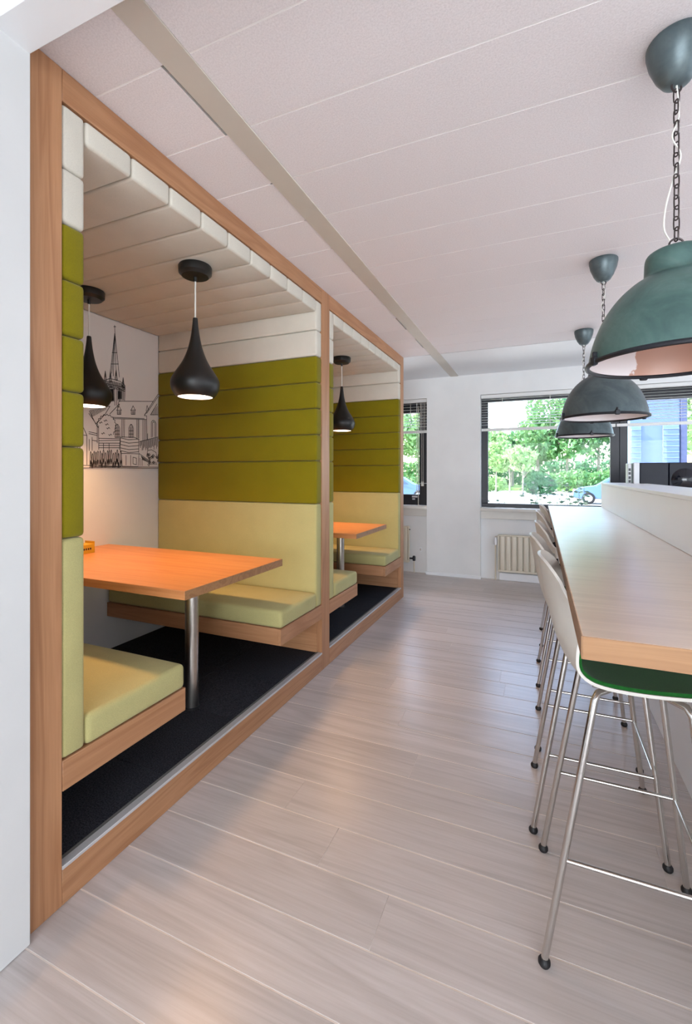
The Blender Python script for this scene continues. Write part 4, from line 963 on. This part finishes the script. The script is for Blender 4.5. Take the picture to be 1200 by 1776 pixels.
# ================================================================== DOME PENDANTS
def dome(x, yy, label, shade, inside):
    r = thing('dome_pendant', label, 'pendant lamp', (x, yy, CEIL), 'industrial dome pendants over the bar')
    obj('canopy', lathe(bmesh.new(), [(0, CEIL), (0.075, CEIL), (0.079, CEIL - 0.006), (0.079, CEIL - 0.02), (0.072, CEIL - 0.055), (0.055, CEIL - 0.098), (0.038, CEIL - 0.125), (0.026, CEIL - 0.134), (0, CEIL - 0.135)], 40, x, yy), M['patina_grey'], r)
    zt, zb = CEIL - 0.13, 2.091
    obj('hook_ring', tube(bmesh.new(), [(x + 0.014 * math.cos(a), yy + 0.008 * math.cos(a), zt - 0.008 + 0.016 * math.sin(a)) for a in [2 * PI * i / 16 for i in range(16)]], 0.003, 6, closed=True), M['chain'], r)
    n = 14
    pitch = (zt - 0.02 - zb - 0.02) / n
    lk = None
    for i in range(n):
        z = zt - 0.02 - (i + 0.5) * pitch
        rot = (0, 0, R(25) + (R(90) if i % 2 else 0) + R((i * 37) % 17 - 8))
        if lk is None:
            pts = []
            hl, rr_ = pitch * 0.5 - 0.003, 0.0082
            for k in range(16):
                a = 2 * PI * k / 16
                pts.append((rr_ * math.cos(a), 0, rr_ * math.sin(a) + (hl if math.sin(a) > 0 else -hl) * (1 if abs(math.sin(a)) > 0.01 else 0)))
            lk = obj('chain_link', tube(bmesh.new(), pts, 0.0022, 6, closed=True), M['chain'], r, local=True)
            lk.location = (0, 0, z - CEIL)
            lk.rotation_euler = rot
        else:
            share(lk, 'chain_link', r, (0, 0, z - CEIL), rot)
    obj('hook_ring', tube(bmesh.new(), [(x + 0.020 * math.cos(a), yy + 0.004 * math.cos(a), 2.094 + 0.020 * math.sin(a)) for a in [2 * PI * i / 16 for i in range(16)]], 0.003, 6, closed=True), M['chain'], r)
    cp = smooth_path([(x, yy, zt), (x + 0.006, yy, zt - 0.10), (x - 0.012, yy - 0.004, zt - 0.16), (x + 0.010, yy - 0.004, zt - 0.22), (x - 0.006, yy, zt - 0.28), (x - 0.026, yy, zt - 0.36), (x - 0.032, yy, zt - 0.43), (x - 0.018, yy, zt - 0.47), (x - 0.002, yy, 2.074)], 5)
    obj('cord', tube(bmesh.new(), cp, 0.0028, 6), M['cord'], r)
    out = [(0.2389, 1.7420), (0.2317, 1.7860), (0.2172, 1.8360), (0.1937, 1.8910), (0.1593, 1.9410), (0.1195, 1.9780), (0.0923, 1.9940), (0.0851, 2.0040), (0.0833, 2.0180), (0.0814, 2.0540), (0.0742, 2.0700), (0.0543, 2.0780)]
    P = smooth_path([Vector((a, 0, b)) for a, b in out], 4)
    prof = [(p.x, p.z) for p in P] + [(0, 2.080)]
    inn = [(max(p.x - 0.004, 0), p.z) for p in P if p.z < 1.985]
    sh = obj('shade', lathe(bmesh.new(), [(inn[0][0] + 0.001, inn[0][1])] + prof, 64, x, yy), shade, r)
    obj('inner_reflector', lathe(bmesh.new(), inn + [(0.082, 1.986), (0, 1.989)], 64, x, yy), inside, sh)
    obj('rim', tube(bmesh.new(), [(x + 0.240 * math.cos(2 * PI * i / 64), yy + 0.240 * math.sin(2 * PI * i / 64), 1.743) for i in range(64)], 0.0075, 8, closed=True), M['rim'], r)
    for a in (R(200), R(280), R(20), R(100)):
        ca, sa = math.cos(a), math.sin(a)
        bm = bmesh.new()
        bx(bm, -0.012, 0.012, -0.007, 0.007, -0.012, 0.016, 0.003, 1)
        bx(bm, -0.004, 0.004, -0.009, 0.005, 0.012, 0.03, 0.002, 1)
        bmesh.ops.transform(bm, matrix=Matrix.Translation((x + 0.243 * ca, yy + 0.243 * sa, 1.743)) @ Matrix.Rotation(a - PI / 2, 4, 'Z'), verts=bm.verts)
        obj('clip', bm, M['rim'], r)
    sk = obj('lamp_holder', lathe(bmesh.new(), [(0, 1.989), (0.024, 1.989), (0.024, 1.935), (0, 1.935)], 20, x, yy), M['rim'], sh)
    obj('bulb', lathe(bmesh.new(), [(0.0, 1.938), (0.013, 1.936), (0.018, 1.925), (0.030, 1.895), (0.030, 1.878), (0.018, 1.856), (0, 1.849)], 20, x, yy), M['bulb_off'], sh)
    return r
dome(0.382, 1.66, 'large green patina dome pendant hanging over the near bar end', M['patina_green'], M['reflector_patch'])
d2 = dome(0.360, 3.18, 'grey patina dome pendant hanging over the middle of the bar', M['patina_grey'], M['reflector'])
dup(d2, (0.372, 4.68, CEIL), 'grey patina dome pendant hanging over the window end of the bar')

# ================================================================== OUTSIDE
GZ = -0.25
struct('ground', box(-60, 60, 6.5, 46, GZ - 0.3, GZ), M['asphalt'], 'pale sunlit paving outside the windows', 'ground')
struct('ground_lawn', box(-60, 60, 46, 110, GZ - 0.3, GZ + 0.25, 0.2, 1), M['grass'], 'strip of lawn beyond the sunlit paving', 'lawn')
struct('ground_verge', box(-7.0, -0.2, 17.0, 19.0, GZ, GZ + 0.06, 0.03, 1), M['grass'], 'small grass verge in the sunlit paving', 'lawn')

def leaf_cloud(seed, blobs, n, size, flat=0.0):
    rr = random.Random(seed)
    verts, faces = [], []
    wts = [b[3] ** 2 for b in blobs]
    for _ in range(n):
        bxx, byy, bzz, br = rr.choices(blobs, wts)[0]
        while True:
            d = Vector((rr.uniform(-1, 1), rr.uniform(-1, 1), rr.uniform(-1, 1)))
            if 0.1 < d.length < 1:
                break
        d = d.normalized() * (d.length ** 0.35)
        p = Vector((bxx, byy, bzz)) + Vector((d.x * br, d.y * br, d.z * br * 0.85))
        a = Vector((rr.gauss(0, 1), rr.gauss(0, 1), rr.gauss(0, 0.7))).normalized()
        b = a.orthogonal().normalized()
        b = (Matrix.Rotation(rr.uniform(0, 6.28), 3, a) @ b)
        c = a.cross(b)
        s = size * rr.uniform(0.6, 1.3)
        k = len(verts)
        verts += [p - b * s, p + c * s * 0.45, p + b * s, p - c * s * 0.45]
        faces.append((k, k + 1, k + 2, k + 3))
    me = bpy.data.meshes.new('foliage')
    me.from_pydata([tuple(v) for v in verts], [], faces)
    return me

def tree(x, yy, h, cr, seed, mat, label, trunk=0.16, base=None, n=5200, leaf=0.17):
    r = thing('tree', label, 'tree', (x, yy, GZ), 'trees across the sunlit paving')
    rr = random.Random(seed)
    base = base or h * 0.28
    bl = []
    for i in range(11):
        a = rr.uniform(0, 6.28)
        q = rr.uniform(0.1, 0.75) * cr
        zc = base + cr * 0.5 + (h - base - cr * 0.9) * rr.random()
        bl.append((q * math.cos(a), q * math.sin(a), zc, cr * rr.uniform(0.38, 0.62)))
    me = leaf_cloud(seed, bl, n, leaf)
    me.materials.append(mat)
    o = bpy.data.objects.new('foliage', me)
    COL.objects.link(o)
    o.parent = r
    o['kind'] = 'stuff'
    bm = bmesh.new()
    tube(bm, [(0, 0, 0), (trunk * 0.4, 0, h * 0.3), (0, trunk * 0.3, h * 0.75)], [trunk, trunk * 0.75, trunk * 0.25], 10)
    for i in range(5):
        a = rr.uniform(0, 6.28)
        z = h * rr.uniform(0.3, 0.55)
        tube(bm, [(0, 0, z), (math.cos(a) * cr * 0.3, math.sin(a) * cr * 0.3, z + h * 0.13), (math.cos(a) * cr * 0.55, math.sin(a) * cr * 0.55, z + h * 0.2)], [trunk * 0.45, trunk * 0.3, trunk * 0.1], 6)
    obj('trunk', bm, M['bark'], r, local=True)
    return r
tree(-16.5, 45, 9.0, 3.4, 11, M['leaf_a'], 'broad green tree farthest towards the booth end, seen by the narrow window', n=2600, leaf=0.30)
tree(-12.9, 43, 9.8, 3.6, 12, M['leaf_b'], 'pale green tree filling the narrow window beside the booth', n=2600, leaf=0.30)
tree(-9.2, 50, 7.0, 3.2, 13, M['leaf_a'], 'mid green tree hidden behind the white pier', n=2400, leaf=0.30)
tree(-5.6, 50, 6.4, 3.0, 14, M['leaf_b'], 'pale low tree at the pier edge of the wide window', n=2400, leaf=0.30)
tree(-2.8, 53, 6.2, 3.1, 15, M['leaf_c'], 'blue green tree below the open sky in the wide window', n=2400, leaf=0.30)
tree(-0.2, 50, 7.4, 3.3, 16, M['leaf_a'], 'mid green tree right of the open sky in the wide window', n=2600, leaf=0.30)
tree(2.4, 49, 9.6, 3.5, 17, M['leaf_a'], 'tall green tree behind the hanging domes', n=2800, leaf=0.30)
tree(5.2, 50, 11.0, 3.9, 18, M['leaf_c'], 'tallest dark green tree beside the black mullion', n=2800, leaf=0.30)
tree(8.6, 50, 11.0, 3.9, 19, M['leaf_a'], 'tall green tree hidden behind the blue building wing', n=2600, leaf=0.30)
tree(10.6, 40, 9.5, 3.5, 20, M['leaf_b'], 'pale yellow green tree right of the blue building wing', n=2800, leaf=0.28)
tree(-3.3, 39, 4.3, 1.3, 22, M['leaf_b'], 'young pale tree with a thin trunk nearest the window jamb', trunk=0.07, base=1.7, n=700, leaf=0.22)
tree(-2.2, 38, 3.9, 1.1, 23, M['leaf_b'], 'young pale tree with a thin trunk, middle of three', trunk=0.07, base=1.6, n=600, leaf=0.22)
tree(-1.2, 37, 3.7, 1.2, 24, M['leaf_b'], 'young pale tree with a thin trunk beside the round bush', trunk=0.07, base=1.6, n=650, leaf=0.22)

# round clipped bush and a low hedge
def bush(name, x, yy, blobs, n, leaf, mat, label, cat, seed):
    r = thing(name, label, cat, (x, yy, GZ))
    me = leaf_cloud(seed, blobs, n, leaf)
    me.materials.append(mat)
    o = bpy.data.objects.new('foliage', me)
    COL.objects.link(o)
    o.parent = r
    o['kind'] = 'stuff'
    bm = bmesh.new()
    for q in blobs:
        tube(bm, [(q[0] * 0.3, q[1] * 0.3, 0), (q[0], q[1], q[2])], [0.06, 0.02], 6)
    obj('stem', bm, M['bark'], r, local=True)
    return r
bush('round_bush', 0.0, 39, [(0, 0, 0.9, 1.0), (-0.5, 0.2, 0.7, 0.8), (0.5, 0.1, 0.7, 0.8)], 1500, 0.14, M['leaf_c'], 'round dark green bush at the far edge of the paving', 'bush', 31)
bush('hedge', 4.8, 44, [(-3.6 + i * 0.9, 0, 0.9 + 0.15 * (i % 3), 0.95) for i in range(10)], 3000, 0.18, M['leaf_a'], 'low green hedge behind the parked cars', 'hedge', 32)
bush('hedge', -9.5, 43, [(-5.0 + i * 1.0, 0, 0.7, 0.8) for i in range(12)], 2600, 0.18, M['leaf_b'], 'low pale hedge beyond the paving by the narrow window', 'hedge', 33)
bush('hedge', -1.5, 58, [(-9.0 + i * 1.5, 0, 1.5 + 0.5 * (i % 2), 1.9) for i in range(14)], 4200, 0.30, M['leaf_c'], 'tall dark hedge closing the view behind the trees', 'hedge', 34)
bush('hedge', -15.0, 56, [(-3.0 + i * 1.5, 0, 1.6, 1.9) for i in range(5)], 1800, 0.30, M['leaf_a'], 'tall green hedge behind the trees by the narrow window', 'hedge', 35)

# blue car parked across the paving
def car(x, yy, rz, label):
    r = thing('parked_car', label, 'car', (x, yy, GZ))
    r.rotation_euler = (0, 0, rz)
    prof = [(-2.05, 0.35), (-2.08, 0.62), (-2.0, 0.88), (-1.75, 0.95), (-1.25, 1.40), (-0.95, 1.46), (0.25, 1.45), (0.95, 0.98), (1.75, 0.86), (2.02, 0.66), (2.05, 0.36), (1.7, 0.28), (-1.7, 0.28)]
    bm = bmesh.new()
    def side(yv):
        return [bm.verts.new((a, yv * (0.80 if b > 1.2 else 1.0), b)) for a, b in prof]
    A, B = side(-0.83), side(0.83)
    bm.faces.new(A)
    bm.faces.new(list(reversed(B)))
    for i in range(len(prof)):
        j = (i + 1) % len(prof)
        bm.faces.new((A[i], B[i], B[j], A[j]))
    bmesh.ops.recalc_face_normals(bm, faces=bm.faces)
    bmesh.ops.bevel(bm, geom=bm.edges[:], offset=0.05, segments=2, affect='EDGES')
    obj('body', bm, M['car'], r, local=True)
    for s in (-1, 1):
        for pts in ([(-1.15, 1.0), (-1.0, 1.36), (-0.42, 1.38), (-0.42, 1.0)], [(-0.34, 1.0), (-0.34, 1.38), (0.2, 1.36), (0.72, 1.0)]):
            bm = bmesh.new()
            a = [bm.verts.new((p, s * (0.845 if q < 1.1 else 0.695), q)) for p, q in pts]
            b = [bm.verts.new((p, s * (0.83 if q < 1.1 else 0.68), q)) for p, q in pts]
            bm.faces.new(a)
            bm.faces.new(b)
            for i in range(4):
                j = (i + 1) % 4
                bm.faces.new((a[i], a[j], b[j], b[i]))
            bmesh.ops.recalc_face_normals(bm, faces=bm.faces)
            obj('side_window', bm, M['car_glass'], r, local=True)
        for wx in (-1.25, 1.3):
            bm = bmesh.new()
            lathe(bm, [(0, -0.1), (0.24, -0.1), (0.31, -0.08), (0.32, 0), (0.31, 0.08), (0.24, 0.1), (0, 0.1)], 24)
            bmesh.ops.transform(bm, matrix=Matrix.Translation((wx, s * 0.78, 0.32)) @ Matrix.Rotation(R(90), 4, 'X'), verts=bm.verts)
            t = obj('wheel', bm, M['rubber'], r, local=True)
            bm = bmesh.new()
            lathe(bm, [(0, -0.11), (0.18, -0.105), (0.2, -0.09), (0.2, 0.09), (0.18, 0.105), (0, 0.11)], 20)
            bmesh.ops.transform(bm, matrix=Matrix.Translation((wx, s * 0.78, 0.32)) @ Matrix.Rotation(R(90), 4, 'X'), verts=bm.verts)
            obj('hubcap', bm, M['silver'], t, local=True)
    obj('headlight', box(1.93, 2.06, -0.72, -0.45, 0.62, 0.76, 0.03), M['silver'], r, local=True)
    obj('headlight', box(1.93, 2.06, 0.45, 0.72, 0.62, 0.76, 0.03), M['silver'], r, local=True)
    return r
car(3.75, 28, R(176), 'blue car parked across the paving, seen above the bar end')
car(-8.0, 27, R(8), 'blue car parked outside the narrow window by the booth')

# pale blue neighbouring wing with louvred windows
wing = thing('building_wing', 'pale blue louvred building wing seen right of the black mullion', 'building', (3.20, 17.0, GZ))
obj('wall', box(2.50, 3.78, 16.0, 19.0, GZ, 7.5, 0.02, 1), M['facade'], wing)
obj('corner_post', box(3.78, 3.93, 15.94, 19.0, GZ, 7.5, 0.01, 1), M['facade_dark'], wing)
for (a, b) in ((2.53, 2.80), (3.34, 3.74)):
    lf = obj('louvre_window', box(a, b, 15.97, 16.0, GZ + 0.3, 2.9, 0.004, 1), M['louvre'], wing)
    z = GZ + 0.4
    s0 = None
    while z < 2.85:
        if s0 is None:
            s0 = obj('slat', box(a + 0.01 - 3.20, b - 0.01 - 3.20, 15.90 - 17.0, 15.975 - 17.0, 0, 0.03), M['louvre'], lf, local=True)
            s0.location = (0, 0, z - GZ)
        else:
            share(s0, 'slat', lf, (0, 0, z - GZ))
        z += 0.17

# low plants right outside the wide window
def low_plant(x, yy, h, seed, label):
    r = thing('low_plant', label, 'plant', (x, yy, GZ), 'low plants outside the wide window')
    rr = random.Random(seed)
    bm = bmesh.new()
    lv = bmesh.new()
    for i in range(12):
        a, q = rr.uniform(0, 6.28), rr.uniform(0.05, 0.40)
        hh = h * rr.uniform(0.7, 1.05)
        tip = Vector((math.cos(a) * q, math.sin(a) * q, hh))
        tube(bm, [(0.1 * math.cos(a), 0.1 * math.sin(a), 0), (tip.x * 0.8, tip.y * 0.8, hh * 0.6), tip], [0.006, 0.005, 0.003], 5)
        for k in range(9):
            t = 0.62 + 0.4 * k / 9
            p = Vector((tip.x * t, tip.y * t, hh * t))
            b = rr.uniform(0, 6.28)
            d = Vector((math.cos(b), math.sin(b), rr.uniform(-0.3, 0.2))) * rr.uniform(0.07, 0.13)
            sd = d.cross(Vector((rr.uniform(-1, 1), rr.uniform(-1, 1), rr.uniform(-0.3, 0.3)))).normalized() * 0.024
            up = d.cross(sd).normalized() * 0.005
            w_ = [lv.verts.new(p), lv.verts.new(p + d * 0.5 + sd - up), lv.verts.new(p + d), lv.verts.new(p + d * 0.5 - sd - up), lv.verts.new(p + d * 0.5 + up)]
            for f in ((0, 1, 4), (1, 2, 4), (2, 3, 4), (3, 0, 4)):
                lv.faces.new([w_[t_] for t_ in f])
    obj('stems', bm, M['leaf_dark'], r, local=True)
    o = obj('foliage', lv, M['leaf_dark'], r, local=True)
    o['kind'] = 'stuff'
low_plant(0.05, 8.4, 1.62, 41, 'low leafy plant outside the middle of the wide pane')
low_plant(0.62, 8.2, 1.52, 42, 'low leafy plant just over the far bar end')
low_plant(-0.62, 8.3, 1.30, 43, 'lowest leafy plant near the window jamb')
